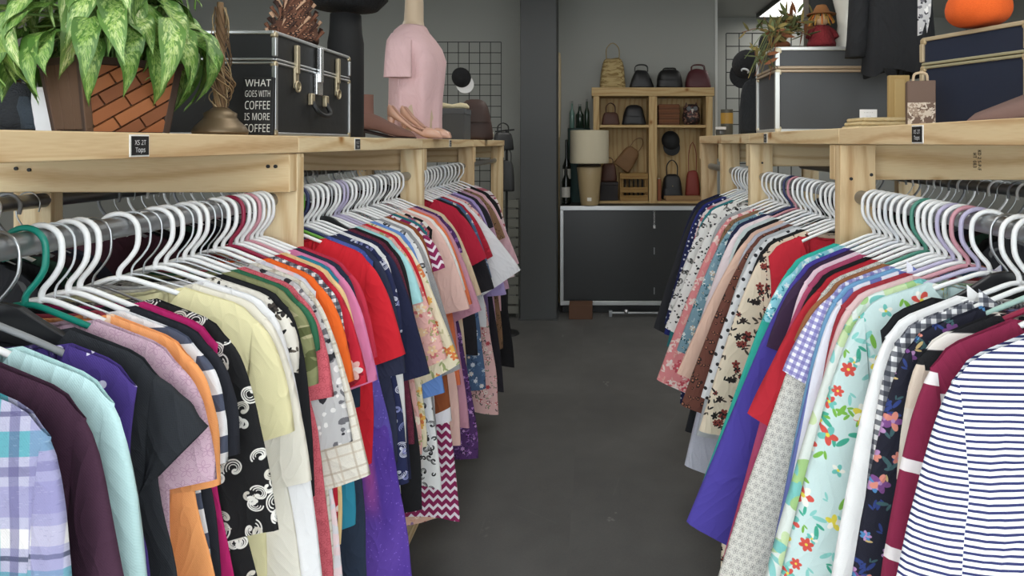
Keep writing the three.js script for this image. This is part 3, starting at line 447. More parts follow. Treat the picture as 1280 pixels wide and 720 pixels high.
// the far side of each rack: hooks and shoulders seen under the cross beams
const backCols = ['#1c1d22', '#3a2a30', '#20242e', '#4a2733', '#2c4a3c', '#6a6c70', '#b9b2aa', '#151518', '#2a2d3c', '#7d8088'], backHg = ['black', 'wire', 'white', 'grey', 'wire', 'white'];
function backRow(X, z0, z1, dz, clothes, hangs, lab) {
  let i = 0; for (let z = z0; z < z1; z += dz * rr(.8, 1.2), i++) {
    if (LF.concat(RF).some((f) => z > f - .04 && z < f + .1)) continue;
    const ry = .06 * Math.sin(i * .8); const hg = backHg[i % 6];
    hanger(hg, X, z, ry, X < 0, hangs, hg === 'black' ? 'flat' : undefined);
    const c = backCols[(i * 7) % 10]; const nm = { '#1c1d22': 'black', '#3a2a30': 'dark brown', '#20242e': 'dark navy', '#4a2733': 'dark wine', '#2c4a3c': 'dark green', '#6a6c70': 'mid grey', '#b9b2aa': 'stone', '#151518': 'jet black', '#2a2d3c': 'ink blue', '#7d8088': 'ash grey' }[c];
    garment('hanging_top', nm + ' top on the ' + lab, 'top', { ...CUT.tee, sw: .19, hw: .2, sl: .12, sa: 14, low: true }, fab(c), [X, APEX - .001, -z], ry, nm + ' tops on the ' + lab);
  }
}
backRow(LXB, 1.36, 4.3, .055, 0, 'rear rod behind the potted plant rack', 'rear rod behind the potted plant rack');
backRow(RXB, 1.78, 3.2, .05, 0, 'rear rod behind the pumpkin rack', 'rear rod behind the pumpkin rack');

// ---------- things on the shelf that carries the plant ----------
const TL = 1.515, TR = 1.535;
const at = (px, py, d) => V((px - 745) * d / 850, 1.5 - (py - 178) * d / 850, -d);
// potted plant in a slatted planter
{
  const woodA = [std('#8f5530', .6, 0, { bumpMap: pineTs[0], bumpScale: .001 }), std('#9c6038', .6, 0, { bumpMap: pineTs[1], bumpScale: .001 }), std('#7d4a2b', .6)], dk = std('#3b2a20', .75), bark = std('#5a4230', .8, 0, { bumpMap: pineTs[2], bumpScale: .002 });
  const t = thing('potted_plant', 'variegated green leafy plant in a tapered planter with diagonal wooden slats', 'plant', [-.865, TL, -1.215], 58 * Math.PI / 180);
  const h = .128, b = .063, a = .079;
  const box = (k, y0, y1) => [y0, y1].map((y) => { const q = lerp(b, a, y / h) + k; return [V(-q, y, q), V(q, y, q), V(q, y, -q), V(-q, y, -q)]; });
  const facet = (g) => { const q = g.toNonIndexed(); q.computeVertexNormals(); return q; };
  const planter = part(t, 'planter', facet(skin(box(-.006, 0, h), true, false)), dk);
  const rim = [...box(.004, h - .012, h), ...box(-.012, h, h - .001).reverse()].slice(0, 3); part(planter, 'rim', facet(skin(rim)), dk);
  part(planter, 'soil', new THREE.PlaneGeometry(.15, .15).rotateX(-Math.PI / 2).translate(0, h - .015, 0), std('#231a14', 1));
  // corner posts and slats laid on the slanting faces
  const tilt = Math.atan((a - b) / h);
  for (let f = 0; f < 4; f++) {
    const face = new THREE.Group(); face.rotation.y = f * Math.PI / 2;
    const place = (g, x, y, rz, m, nm) => { g.rotateZ(rz); g.translate(x, y, 0); g.rotateX(tilt); g.translate(0, 0, b - .004); g.rotateY(f * Math.PI / 2); part(planter, nm, g, m); };
    for (const s of [-1, 1]) { const g = rbox(.014, h - .004, .012, .002, 1, f); g.rotateZ(-s * tilt); place(g, s * (b + a) / 2 - s * .004, h / 2, 0, f === 3 ? bark : dk, 'corner_post'); }
    if (f === 3) { for (let k = 0; k < 3; k++) place(rbox(.044, h - .014, .008, .002, 1, k), (k - 1) * .046, h / 2, 0, bark, 'slat'); continue; }
    // staggered diagonal slats, each cut to the slanting face
    const W0 = b - .006, W1 = a - .008, H0 = .004, H1 = h - .012, quad = [[-W0, H0], [W0, H0], [W1, H1], [-W1, H1]];
    const clip = (poly) => { quad.forEach((q, i) => { const r = quad[(i + 1) % 4], side = (p) => (r[0] - q[0]) * (p[1] - q[1]) - (r[1] - q[1]) * (p[0] - q[0]), out = []; poly.forEach((p, k) => { const n = poly[(k + 1) % poly.length], sp = side(p), sn = side(n); if (sp >= 0) out.push(p); if (sp * sn < 0) { const u = sp / (sp - sn); out.push([lerp(p[0], n[0], u), lerp(p[1], n[1], u)]); } }); poly = out; }); return poly; };
    const ca = Math.cos(.6), sa = Math.sin(.6);
    for (let k = -6; k < 8; k++) for (let c = -4; c < 4; c++) {
      const u0 = c * .066 + (k % 2 ? .033 : 0) + .0015, u1 = u0 + .063, v0 = k * .0225, v1 = v0 + .0195;
      const poly = clip([[u0, v0], [u1, v0], [u1, v1], [u0, v1]].map(([u, v]) => [u * ca - v * sa, u * sa + v * ca + .05])); if (poly.length < 3) continue;
      const ar = Math.abs(poly.reduce((m, p, i) => { const n = poly[(i + 1) % poly.length]; return m + p[0] * n[1] - p[1] * n[0]; }, 0)) / 2; if (ar < 6e-5) continue;
      const g = new THREE.ExtrudeGeometry(new THREE.Shape(poly.map(([x, y]) => new THREE.Vector2(x, y))), { depth: .005, bevelEnabled: true, bevelSize: -.0006, bevelThickness: .0012, bevelSegments: 1, bevelOffset: 0 });
      place(g, 0, 0, 0, woodA[(k * 5 + c * 3 + 60) % 3], 'slat');
    }
  }
  // leaves
  const leafT = tex(256, 1, (x, s, hh) => {
    fill(x, s, '#6d9150', hh);
    for (let i = 0; i < 900; i++) { const v = rnd(), u = .5 + (rnd() + rnd() - 1) * .4; x.save(); x.translate(u * s, v * hh); x.rotate((u < .5 ? -1 : 1) * .6); x.globalAlpha = rr(.35, .9); const c = pick(['#cfdc9a', '#e2e8b8', '#b3cc80', '#eceed0', '#9abd66', '#5d8a42']); x.scale(.55, 1.5); blob(x, 0, 0, rr(4, 15), c, 7, .5); x.restore(); }
    x.globalAlpha = .8; x.strokeStyle = '#dce6b0'; x.lineWidth = 4; x.beginPath(); x.moveTo(s / 2, 0); x.lineTo(s / 2, hh); x.stroke(); x.globalAlpha = 1;
  }, 512); leafT.repeat.set(1, 1);
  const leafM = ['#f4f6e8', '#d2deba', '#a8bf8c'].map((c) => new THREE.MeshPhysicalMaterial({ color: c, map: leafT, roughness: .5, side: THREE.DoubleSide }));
  const leafG = (len, wid, droop, fold) => { const nu = 6, nv = 12, pos = [], uv = [], idx = []; for (let j = 0; j <= nv; j++) { const v = j / nv, w = wid * Math.sin(Math.min(1, v * 1.02) ** .72 * Math.PI) ** .9 * (1 - v * .15), an = -droop * v, r = len * v; for (let i = 0; i <= nu; i++) { const u = i / nu * 2 - 1; pos.push(u * w, Math.sin(an) * r + Math.abs(u) * w * fold + .004 * Math.sin(v * 13 + u * 2), Math.cos(an) * r); uv.push(i / nu, v); } } for (let j = 0; j < nv; j++) for (let i = 0; i < nu; i++) { const a2 = j * (nu + 1) + i; idx.push(a2, a2 + nu + 1, a2 + 1, a2 + 1, a2 + nu + 1, a2 + nu + 2); } const g = new THREE.BufferGeometry(); g.setAttribute('position', new THREE.Float32BufferAttribute(pos, 3)); g.setAttribute('uv', new THREE.Float32BufferAttribute(uv, 2)); g.setIndex(idx); g.computeVertexNormals(); return g; };
  const LG = [leafG(.125, .024, .9, .35), leafG(.105, .026, .6, .25), leafG(.14, .022, 1.2, .3)];
  const stemM = std('#7ea35a', .6), stems = [];
  for (let i = 0; i < 140; i++) {
    const an = i * 2.39996 + rr(-.3, .3), lay = i / 140, out = lerp(.15, .03, lay ** .9) * rr(.7, 1.08), y = h + lerp(.03, .2, lay) + rr(-.02, .03);
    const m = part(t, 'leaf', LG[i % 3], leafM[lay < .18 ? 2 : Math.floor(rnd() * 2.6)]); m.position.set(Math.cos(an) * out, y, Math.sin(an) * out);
    m.rotation.set(0, 0, 0); m.rotation.order = 'YXZ'; m.rotation.y = Math.PI / 2 - an + rr(-.5, .5); m.rotation.x = lerp(.5, -.2, lay) + rr(-.25, .25); m.rotation.z = rr(-.4, .4); const sc = rr(.8, 1.12); m.scale.set(sc, sc, sc);
    if (i % 2 === 0) stems.push(tube([V(Math.cos(an) * .02, h - .02, Math.sin(an) * .02), V(Math.cos(an) * out * .5, (h + y) / 2 + .03, Math.sin(an) * out * .5), V(m.position.x, m.position.y, m.position.z)], .0022, 6, 5));
  }
  part(t, 'stems', merge(stems), stemM);
}
// trunk builder: front faces +z, sits on its base
function trunk(label, pos, turn, w, h, d, lid, bodyM, trimM, capM, o = {}) {
  const t = thing('storage_trunk', label, 'trunk', pos, turn), y1 = h * (1 - lid), e = o.edge ?? .009;
  part(t, 'body', boxAt(-w / 2, w / 2, .002, y1 - .002, -d / 2, d / 2, .004), bodyM); const L = part(t, 'lid', boxAt(-w / 2, w / 2, y1 + .002, h, -d / 2, d / 2, .004), bodyM);
  const bar = (par, x0, x1, ya, yb, z0, z1, m = trimM) => part(par, 'edge_trim', boxAt(x0, x1, ya, yb, z0, z1, .0025), m);
  for (const sx of [-1, 1]) for (const sz of [-1, 1]) { const x = sx * w / 2, z = sz * d / 2; bar(t, x - e, x + e, .012, y1 - .01, z - e, z + e); bar(L, x - e, x + e, y1 + .01, h - .012, z - e, z + e); }
  for (const sz of [-1, 1]) { const z = sz * d / 2; bar(L, -w / 2, w / 2, h - e, h + e * .6, z - e, z + e * .7); bar(t, -w / 2, w / 2, 0, e * 1.5, z - e, z + e * .7); bar(t, -w / 2, w / 2, y1 - e * 1.3, y1 - .001, z - e, z + e * .8, o.midM || trimM); bar(L, -w / 2, w / 2, y1 + .001, y1 + e * 1.3, z - e, z + e * .8, o.midM || trimM); }
  for (const sx of [-1, 1]) { const x = sx * w / 2; bar(L, x - e, x + e * .7, h - e, h + e * .6, -d / 2, d / 2); bar(t, x - e, x + e * .7, 0, e * 1.5, -d / 2, d / 2); bar(t, x - e, x + e * .8, y1 - e * 1.3, y1 - .001, -d / 2, d / 2, o.midM || trimM); bar(L, x - e, x + e * .8, y1 + .001, y1 + e * 1.3, -d / 2, d / 2, o.midM || trimM); }
  const c = e * 1.7; for (const sx of [-1, 1]) for (const sz of [-1, 1]) for (const [y, par] of [[c * .75, t], [h - c * .6, L], [y1 - c * .7, t]]) part(par, 'corner_cap', rbox(c * 1.6, c * 1.5, c * 1.6, c * .5, 0, 0, 3).translate(sx * (w / 2 - c * .25), y, sz * (d / 2 - c * .25)), capM);
  if (o.latches) for (const x of o.latches) { const l = part(t, 'latch', merge([boxAt(x - .011, x + .011, y1 - .055, y1 - .004, d / 2, d / 2 + .008, .003), new THREE.TorusGeometry(.012, .003, 6, 16).translate(x, y1 - .05, d / 2 + .009)]), capM, 'tarnished metal clasp'); part(L, 'hasp', boxAt(x - .008, x + .008, y1 - .02, y1 + .05, d / 2 + .001, d / 2 + .012, .003), capM); }
  if (o.lock) { part(t, 'lock_plate', boxAt(-.02, .02, y1 - .062, y1 - .006, d / 2, d / 2 + .01, .003), chrome, 'shiny lock plate'); part(L, 'hasp', boxAt(-.01, .01, y1 - .03, y1 + .062, d / 2 + .004, d / 2 + .016, .003), chrome); part(t, 'handle', tube([V(-.045, y1 - .075, d / 2 + .004), V(-.04, y1 - .105, d / 2 + .02), V(0, y1 - .115, d / 2 + .024), V(.04, y1 - .105, d / 2 + .02), V(.045, y1 - .075, d / 2 + .004)], .006, 20, 8), black, 'black carrying handle'); for (const s of [-1, 1]) part(t, 'handle_mount', boxAt(s * .045 - .01, s * .045 + .01, y1 - .09, y1 - .06, d / 2, d / 2 + .012, .003), capM); }
  return t;
}
const trunkBlack = std('#1a1b1c', .6, 0, { bumpMap: roughT, bumpScale: .001 }), oldBrass = std('#b5a88c', .42, .7), alu = std('#b9bbbb', .35, .85), cream = std('#d9cfb4', .5, .2);
trunk('black storage trunk with metal edges, clasps and lock beside the plant', [-.905, TL, -1.77], Math.PI / 2, .46, .235, .355, .28, trunkBlack, alu, oldBrass, { latches: [-.13, .13], lock: 1, edge: .0055 });
trunk('grey storage trunk with pale aluminium edges and cream corners', [.838, TR, -2.53], -.02, .40, .295, .30, .25, std('#46484a', .6, 0, { bumpMap: roughT, bumpScale: .001 }), std('#c9cac6', .4, .6), std('#d8ccae', .5), { edge: .0085, midM: std('#a8947c', .5, .2) });
trunk('navy blue storage trunk with tan edges under the orange pumpkin', [1.008, TR, -1.675], -Math.PI / 2 + .37, .285, .232, .23, .3, std('#131c30', .55, 0, { bumpMap: roughT, bumpScale: .001 }), std('#b3a284', .5, .3), std('#a99572', .5, .3), { edge: .0065, midM: std('#9d9678', .5, .3) });

// dried vine stand
{
  const t = thing('vine_candle_stand', 'tall dried-vine candle stand on a stepped brass foot beside the black trunk', 'candle stand', [-.765, TL, -1.385]);
  part(t, 'foot', lathe([[0, 0], [.05, 0], [.052, .008], [.046, .018], [.034, .03], [.03, .036], [.031, .044], [.021, .05], [.014, .056], [0, .056]]), std('#6f5f48', .45, .5));
  part(t, 'stem', lathe([[0, .05], [.01, .05], [.008, .12], [.009, .2], [.006, .27], [0, .27]], 12), std('#7a5f42', .8));
  const vm = [std('#8a6f4e', .9), std('#a08a68', .9), std('#5d4630', .9)];
  for (let k = 0; k < 26; k++) { const a = rnd() * 6.28, up = rnd() > .35, pts = []; for (let i = 0; i <= 8; i++) { const q = i / 8, r = .008 + .017 * Math.sin(q * 3) * rr(.6, 1.2) * (up ? .7 : 1); pts.push(V(Math.cos(a + q * 5) * r, .05 + q * (up ? .21 : .09), Math.sin(a + q * 5) * r)); } part(t, 'vine', tube(pts, .0014, 20, 4), vm[k % 3]); }
}
{ // word sign
  const m = textPlate(.066, .128, [['WHAT', .1, .17, 'bold sans-serif', .86], ['GOES WITH', .29, .15, 'bold sans-serif', .86], ['COFFEE', .49, .2, 'bold sans-serif', .86], ['IS MORE', .69, .17, 'bold sans-serif', .86], ['COFFEE', .89, .19, 'bold sans-serif', .9]], '#1a1a1a', '#dcdad2', 256);
  const t = thing('word_sign', 'narrow black sign with stacked white block letters leaning on the trunk', 'sign', [-.74, TL + .0645, -1.492], 0); t.rotation.x = -.06;
  part(t, 'board', rbox(.068, .128, .01, .002), black); part(t, 'lettering', plateGeo(.066, .126, .001).translate(0, 0, .0056), m);
}
// hats and dark things round the trunk
const fuzz = (r, h, k, m, name, label, cat, pos) => { const rings = []; for (let j = 0; j <= 14; j++) { const v = j / 14, rad = r * (1 - v * .75) * (1 + .12 * N3(v * 5, k, 1)); rings.push(oval(0, v * h, 0, rad, rad, 26).map((p, i) => { const n = 1 + .22 * N3(p.x * 40, p.y * 40, k + i * .01) + (i % 2 ? .06 : -.06); return V(p.x * n + v * v * .02, p.y, p.z * n); })); } const t = thing(name, label, cat, pos); part(t, 'crown', skin(rings, true, true), m); return t; };
{
  const m = std(0xffffff, .95, 0, { map: (() => { const t = tex(256, 1, pats.leopard('#5b3a2a', '#9a6f55', '#24140f')); t.repeat.set(3, 2); return t; })() });
  const t = fuzz(.062, .15, 3, m, 'feathered_hat', 'brown mottled feathered hat standing on the black trunk', 'hat', [-.8, TL + .248, -1.80]);
  const fm = [std('#6d4633', .9), std('#b08d72', .9), std('#3a231a', .9)]; const fg = (() => { const g = new THREE.ConeGeometry(.006, .05, 5); g.scale(1, 1, .35); return g; })();
  for (let k = 0; k < 60; k++) { const a = k * 2.4, v = (k / 60) * .85, r = .062 * (1 - v * .75); const f = part(t, 'feather', fg, fm[k % 3]); f.position.set(Math.cos(a) * r, v * .15 + .012, Math.sin(a) * r); f.rotation.set(Math.PI + Math.sin(a) * -.7, 0, Math.cos(a) * .7); f.rotation.order = 'XYZ'; }
}
{
  const t = thing('hat_display', 'black wide-brimmed hat on a tall black stand behind the trunk', 'hat', [-.795, TL, -2.16]);
  part(t, 'stand', lathe([[0, 0], [.055, 0], [.055, .3], [.05, .33], [.047, .39], [0, .4]], 24), std('#0f0f10', .8));
  part(t, 'hat', lathe([[0, .52], [.05, .518], [.068, .5], [.075, .44], [.085, .418], [.115, .43], [.13, .445], [.128, .44], [.1, .41], [.07, .405], [0, .405]], 32), blackCloth);
}
// left end of the shelf
{
  const t = thing('backpack', 'slumped charcoal bag at the shelf end left of the planter', 'bag', [-1.075, TL, -1.29], .2);
  part(t, 'body', skin([0, .03, .06, .085, .098].map((y, i) => oval(-y * .25, y, 0, [.05, .052, .046, .034, .012][i], [.035, .04, .036, .026, .01][i], 20, .7)), true, true), cloth('#2c2f33'));
  part(t, 'flap', skin([.01, .05, .07].map((y, i) => oval(.03 - y * .3, y, .03, [.022, .018, .008][i], [.012, .011, .006][i], 14, .7)), true, true), cloth('#414b55'));
}
{ const t = thing('paper_card', 'crumpled white paper bag leaning behind the planter', 'paper bag', [-1.005, TL, -1.25], .25); const g = new THREE.BoxGeometry(.036, .078, .02, 5, 8, 2), p = g.attributes.position; for (let i = 0; i < p.count; i++) { const y = p.getY(i) + .039; p.setX(i, p.getX(i) * (1 - y * 2.5) - y * .12 + .002 * N3(p.getX(i) * 90, y * 60, 1)); p.setZ(i, p.getZ(i) + .005 * N3(p.getX(i) * 60, y * 50, 4)); p.setY(i, y); } g.computeVertexNormals(); part(t, 'bag', g, std('#dedfe2', .8)); part(t, 'folded_top', rbox(.026, .008, .02, .002).translate(-.012, .082, 0), std('#e8e8ea', .8)); }
{
  const t = thing('carved_figure', 'tan carved wooden figure wearing a blue cap at the shelf end', 'figurine', [-1.16, TL, -1.34]);
  part(t, 'body', lathe([[0, .0], [.028, 0], [.03, .03], [.02, .05], [.027, .07], [.024, .1], [.018, .115], [0, .117]], 18), std('#a98f70', .8, 0, { bumpMap: pineTs[1], bumpScale: .004 }));
  part(t, 'cap', lathe([[.0, .165], [.03, .16], [.046, .145], [.05, .115], [.056, .112], [.05, .108], [0, .108]], 20), cloth('#34506e'));
}
{
  const t = thing('printed_tin', 'small white tin with a round red, white and blue emblem', 'tin', [-1.075, TL, -1.175], .65);
  part(t, 'tin', new THREE.CylinderGeometry(.022, .022, .034, 28).translate(0, .017, 0), std('#2b3946', .4));
  const em = tex(128, 1, (x, s) => { fill(x, s, '#e8e8ea'); x.fillStyle = '#b5352f'; x.beginPath(); x.arc(64, 64, 56, Math.PI, 0); x.quadraticCurveTo(90, 70, 64, 52); x.quadraticCurveTo(36, 40, 8, 64); x.fill(); x.fillStyle = '#2c4c86'; x.beginPath(); x.arc(64, 64, 56, 0, Math.PI); x.quadraticCurveTo(36, 66, 64, 82); x.quadraticCurveTo(92, 96, 120, 64); x.fill(); }); em.repeat.set(1, 1);
  part(t, 'emblem', new THREE.CylinderGeometry(.014, .014, .003, 28).rotateX(Math.PI / 2).translate(0, .018, .0225), std(0xffffff, .4, 0, { map: em }));
}
// shoes: sections along x
function shoeSkin(secs, R = 16) { return skin(secs.map(([x, y0, y1, w]) => Array.from({ length: R }, (_, i) => { const f = i / R * 6.2832, c = Math.cos(f), s = Math.sin(f), y = (y0 + y1) / 2 + (y1 - y0) / 2 * Math.sign(s) * Math.abs(s) ** .7; return V(x, y, w * Math.sign(c) * Math.abs(c) ** .75); })), true, true); }
function boot(label, pos, turn, m, soleM, shaft = .15, len = .24, sc = 1) {
  const t = thing('ankle_boot', label, 'boot', pos, turn); t.scale.setScalar(sc);
  part(t, 'foot', shoeSkin([[len * .62, .006, .012, .004], [len * .55, .005, .028, .022], [len * .38, .006, .048, .036], [len * .2, .016, .07, .037], [len * .05, .03, .092, .035], [-len * .12, .036, .11, .034], [-len * .3, .04, .11, .033], [-len * .4, .045, .09, .024]]), m);
  part(t, 'shaft', skin([.07, .1, .13, shaft].map((y, i) => oval(-len * .2 - i * .004, y, 0, [.055, .048, .05, .054][i], [.034, .033, .036, .039][i], 20)), false, false), m);
  part(t, 'sole', shoeSkin([[len * .63, 0, .005, .006], [len * .5, 0, .006, .026], [len * .25, 0, .01, .036], [len * .05, .012, .024, .032], [-len * .2, .026, .04, .032], [-len * .41, .034, .048, .024]], 12), soleM);
  part(t, 'heel', boxAt(-len * .4, -len * .2, 0, .042, -.024, .024, .004), soleM); return t;
}
const suedeT = tex(256, .03, pats.marl('#7c5a50', ['#5a3c34', '#9a766a'])), suede = std(0xffffff, .95, 0, { map: suedeT }), taupe = std(0xffffff, .95, 0, { map: tex(256, .03, pats.marl('#6f5750', ['#4f3c37', '#8c736a'])) });
boot('brown suede ankle boot standing behind the pale pumps', [-.9, TL, -2.78], -.1, suede, std('#2a1d1a', .6), .18, .27);
function pump(label, pos, turn) {
  const t = thing('high_heeled_pump', label, 'shoe', pos, turn, 'pale pink pumps'), m = std('#d8aa92', .3), ins = std('#b98a74', .6);
  part(t, 'upper', shoeSkin([[.125, .003, .014, .012], [.115, .002, .032, .026], [.085, .002, .046, .034], [.06, .004, .05, .036], [.045, .008, .034, .036], [0, .035, .056, .031], [-.05, .07, .1, .028], [-.085, .088, .142, .027], [-.1, .092, .15, .02], [-.106, .1, .14, .01]]), m);
  part(t, 'insole', shoeSkin([[.05, .036, .04, .028], [0, .055, .059, .025], [-.05, .098, .103, .021], [-.084, .14, .145, .018]], 10), ins);
  part(t, 'heel', skin([[.0, .006], [.03, .007], [.06, .011], [.095, .019]].map(([y, r]) => oval(-.09 + (.095 - y) * -.05, y, 0, r, r, 12)), true, true), m); return t;
}
pump('pale pink high-heeled pump at the mannequin, toe toward the aisle', [-.79, TL, -2.93], .05); pump('pale pink high-heeled pump at the mannequin, toe toward the aisle', [-.765, TL, -3.02], -.12);
// mannequin
{
  const t = thing('mannequin', 'headless beige mannequin torso wearing a pale pink tee', 'mannequin', [-.868, TL, -3.28]);
  const prof = [[0, -.118, .112, .15], [.1, -.118, .112, .145], [.2, -.115, .115, .145], [.3, -.112, .125, .155], [.38, -.114, .13, .165], [.44, -.112, .108, .175], [.48, -.1, .08, .165], [.515, -.085, .05, .12], [.54, -.065, .038, .075], [.57, -.055, .034, .055], [.66, -.05, .034, .05], [.7, -.045, .03, .045]];
  part(t, 'form', skin(prof.map(([y, a, b, w]) => oval((a + b) / 2, y, 0, (b - a) / 2, w, 28, .9)), true, true), std('#cdb79c', .5));
  const tm = cloth('#e3bfc1'), tee = skin(prof.slice(0, 9).map(([y, a, b, w], j) => oval((a + b) / 2, y + (j === 0 ? .002 : 0), 0, (b - a) / 2 + .009, w + .009, 40, .9).map((p, i) => { const n = (1 - y / .54) * .007 * Math.sin(i * 1.1 + y * 5) + .004 * N3(p.x * 20, p.y * 14, p.z * 20); return V(p.x + n, p.y, p.z + n * 2.2); })), false, false, (p) => [p.x + p.z, p.y]);
  const T = part(t, 'tee', tee, tm, 'pale pink tee');
  for (const s of [1, -1]) part(T, 'sleeve', skin([[.49, .13, .05], [.45, .175, .058], [.4, .19, .06], [.34, .195, .062], [.28, .197, .064]].map(([y, z, r], j) => oval(-.03, y, s * z, r, r * .5, 20).map((p) => V(p.x + .003 * N3(p.y * 30, p.z * 30, 1), p.y, p.z))), true, false, (p) => [p.x, p.y]), tm);
  part(T, 'neckband', new THREE.TorusGeometry(.062, .004, 6, 28).rotateX(Math.PI / 2).scale(.92, 1, 1.25).translate(-.014, .54, 0), tm);
}
// far end of the plant shelf
function handbag(name, label, pos, turn, w, h, d, m, o = {}) {
  const t = thing(name, label, o.cat || 'handbag', pos, turn), tp = o.taper ?? .8;
  const gs = w * 37 + h * 91; part(t, 'body', skin([0, .03, .1, .3, .5, .7, .85, .94, .985, 1].map((v, i) => { const rw = [.9, .97, 1, 1, 1, .98, .93, .82, .62, .3][i], rd = [.85, .98, 1.04, 1.02, .95, .82, .66, .5, .36, .2][i]; return oval(0, v * h, 0, w / 2 * lerp(1, tp, v) * rw, d / 2 * rd, 30, .6).map((p, k) => V(p.x * (1 + .05 * N3(v * 3, gs, p.x > 0 ? 1 : 4)), p.y + (v > .3 ? .05 * h * N3(p.x * 16, gs, 2) : 0), p.z + .07 * d * N3(p.x * 26, p.y * 26, gs))); }), true, true), m);
  if (o.flap) part(t, 'flap', skin([.45, .6, .75, .88, .97, 1.03].map((v, i) => oval(0, v * h, d * .08, w / 2 * lerp(1, tp, v) * [.93, .93, .92, .88, .74, .4][i], d / 2 * [1.04, 1.0, .92, .74, .5, .2][i], 26, .6)), false, true), o.flapM || m);
  const hh = o.handle ?? .5; if (hh) for (const s of o.one ? [0] : [-1, 1]) part(t, 'handle', tube([V(-w * .25, h * .92, s * d * .18), V(-w * .22, h * (1 + hh * .7), s * d * .2), V(0, h * (1 + hh), s * d * .22), V(w * .22, h * (1 + hh * .7), s * d * .2), V(w * .25, h * .92, s * d * .18)], Math.max(.004, w * .018), 20, 6), o.handleM || m);
  if (o.clasp) part(t, 'clasp', new THREE.SphereGeometry(w * .04, 10, 8).translate(0, h * .55, d * .52), brass);
  return t;
}
{ const t = thing('grey_storage_box', 'dark grey lidded box behind the mannequin', 'box', [-.86, TL, -4.0]); part(t, 'body', rbox(.21, .15, .2, .005).translate(0, .075, 0), std('#4a4c4d', .8)); part(t, 'lid', rbox(.216, .034, .206, .005).translate(0, .164, 0), std('#54575a', .8)); }
{ const t = thing('flat_shoe', 'cream flat shoe lying on the dark grey box', 'shoe', [-.84, TL + .1815, -3.96], .3); part(t, 'upper', shoeSkin([[.1, .002, .016, .012], [.085, .001, .03, .03], [.05, .001, .036, .036], [0, .002, .024, .03], [-.05, .004, .034, .028], [-.075, .006, .05, .022], [-.085, .012, .045, .01]]), std('#d8cba6', .6)); part(t, 'sole', boxAt(-.08, .09, 0, .004, -.02, .02, .002), std('#8a7a5c', .7)); }
handbag('leather_handbag', 'rounded dark brown leather handbag past the grey box', [-.77, TL, -4.32], .2, .24, .25, .12, std('#3a2620', .6), { handle: 0, taper: .7, flap: 1 });
{ const t = thing('glass_bottle', 'small clear glass bottle at the end of the plant rack', 'bottle', [-.772, TL, -4.93]); part(t, 'glass', lathe([[0, 0], [.03, 0], [.032, .01], [.032, .06], [.014, .085], [.012, .11]], 20), new THREE.MeshPhysicalMaterial({ color: '#e8eef0', roughness: .08, transmission: .8, thickness: .01, side: THREE.DoubleSide })); part(t, 'cap', new THREE.CylinderGeometry(.015, .015, .02, 16).translate(0, .118, 0), chrome); }
{ const t = thing('suede_moccasin', 'worn tan moccasin beside the glass bottle', 'shoe', [-.86, TL, -4.72], .5); part(t, 'upper', shoeSkin([[.11, .002, .016, .012], [.09, .001, .04, .032], [.05, .001, .055, .037], [0, .002, .045, .034], [-.06, .003, .06, .03], [-.09, .01, .06, .012]]), std('#8d6a4c', .9)); part(t, 'sole', boxAt(-.085, .1, 0, .005, -.024, .024, .002), std('#4a3a2c', .8)); }
// wire grid panels behind the racks
function grid(label, x0, x1, y1, z, sp) { const t = thing('wire_grid_panel', label, 'grid panel', [0, 0, z]), m = std('#1b1c1c', .5, .3), n = Math.round((x1 - x0) / sp); for (let i = 0; i <= n; i++) part(t, 'wire', rod(V(x0 + i * sp, .03, 0), V(x0 + i * sp, y1, 0), .0032, 6), m); for (let y = y1; y > .5; y -= sp) part(t, 'wire', rod(V(x0, y, .004), V(x0 + n * sp, y, .004), .0032, 6), m); for (const x of [x0 + sp, x0 + (n - 1) * sp]) part(t, 'foot', boxAt(x - .015, x + .015, 0, .03, -.2, .2, .004), m); }
grid('black wire grid panel standing behind the mannequin rack', -1.30, -.775, 2.32, -5.56, .0875);
grid('black wire grid panel standing behind the hats and grey trunk', .80, 1.36, 2.17, -4.18, .08);
function cap(name, label, pos, rot, m, brimM, sc = 1) { const t = thing(name, label, 'cap', pos); t.rotation.set(...rot); t.scale.setScalar(sc); part(t, 'crown', new THREE.SphereGeometry(.085, 22, 10, 0, 6.3, 0, Math.PI / 2).scale(1, 1, 1.1), m); const sh = new THREE.Shape(); sh.moveTo(-.075, 0); sh.quadraticCurveTo(-.08, .09, 0, .1); sh.quadraticCurveTo(.08, .09, .075, 0); sh.quadraticCurveTo(0, .04, -.075, 0); part(t, 'brim', new THREE.ExtrudeGeometry(sh, { depth: .004, bevelEnabled: true, bevelSize: .003, bevelThickness: .002, bevelSegments: 2 }).rotateX(-Math.PI / 2).rotateY(Math.PI).translate(0, 0, .05), brimM); return t; }
cap('baseball_cap', 'black cap with a white-edged brim hung on the grid behind the mannequin', [-1.08, 2.02, -5.46], [1.45, .5, 0], blackCloth, std('#d8d8d8', .7), .9);
{ const t = cap('baseball_cap', 'black cap with a white emblem hung on the right grid', [.90, 1.965, -4.08], [1.35, -.35, 0], blackCloth, blackCloth); part(t, 'emblem', new THREE.TorusGeometry(.02, .006, 6, 14).rotateX(-.2).translate(.0, .06, .062), std('#c9ccd0', .6)); }
cap('baseball_cap', 'plain black cap hung above the emblem cap', [1.06, 2.08, -4.08], [1.35, .2, 0], blackCloth, blackCloth);
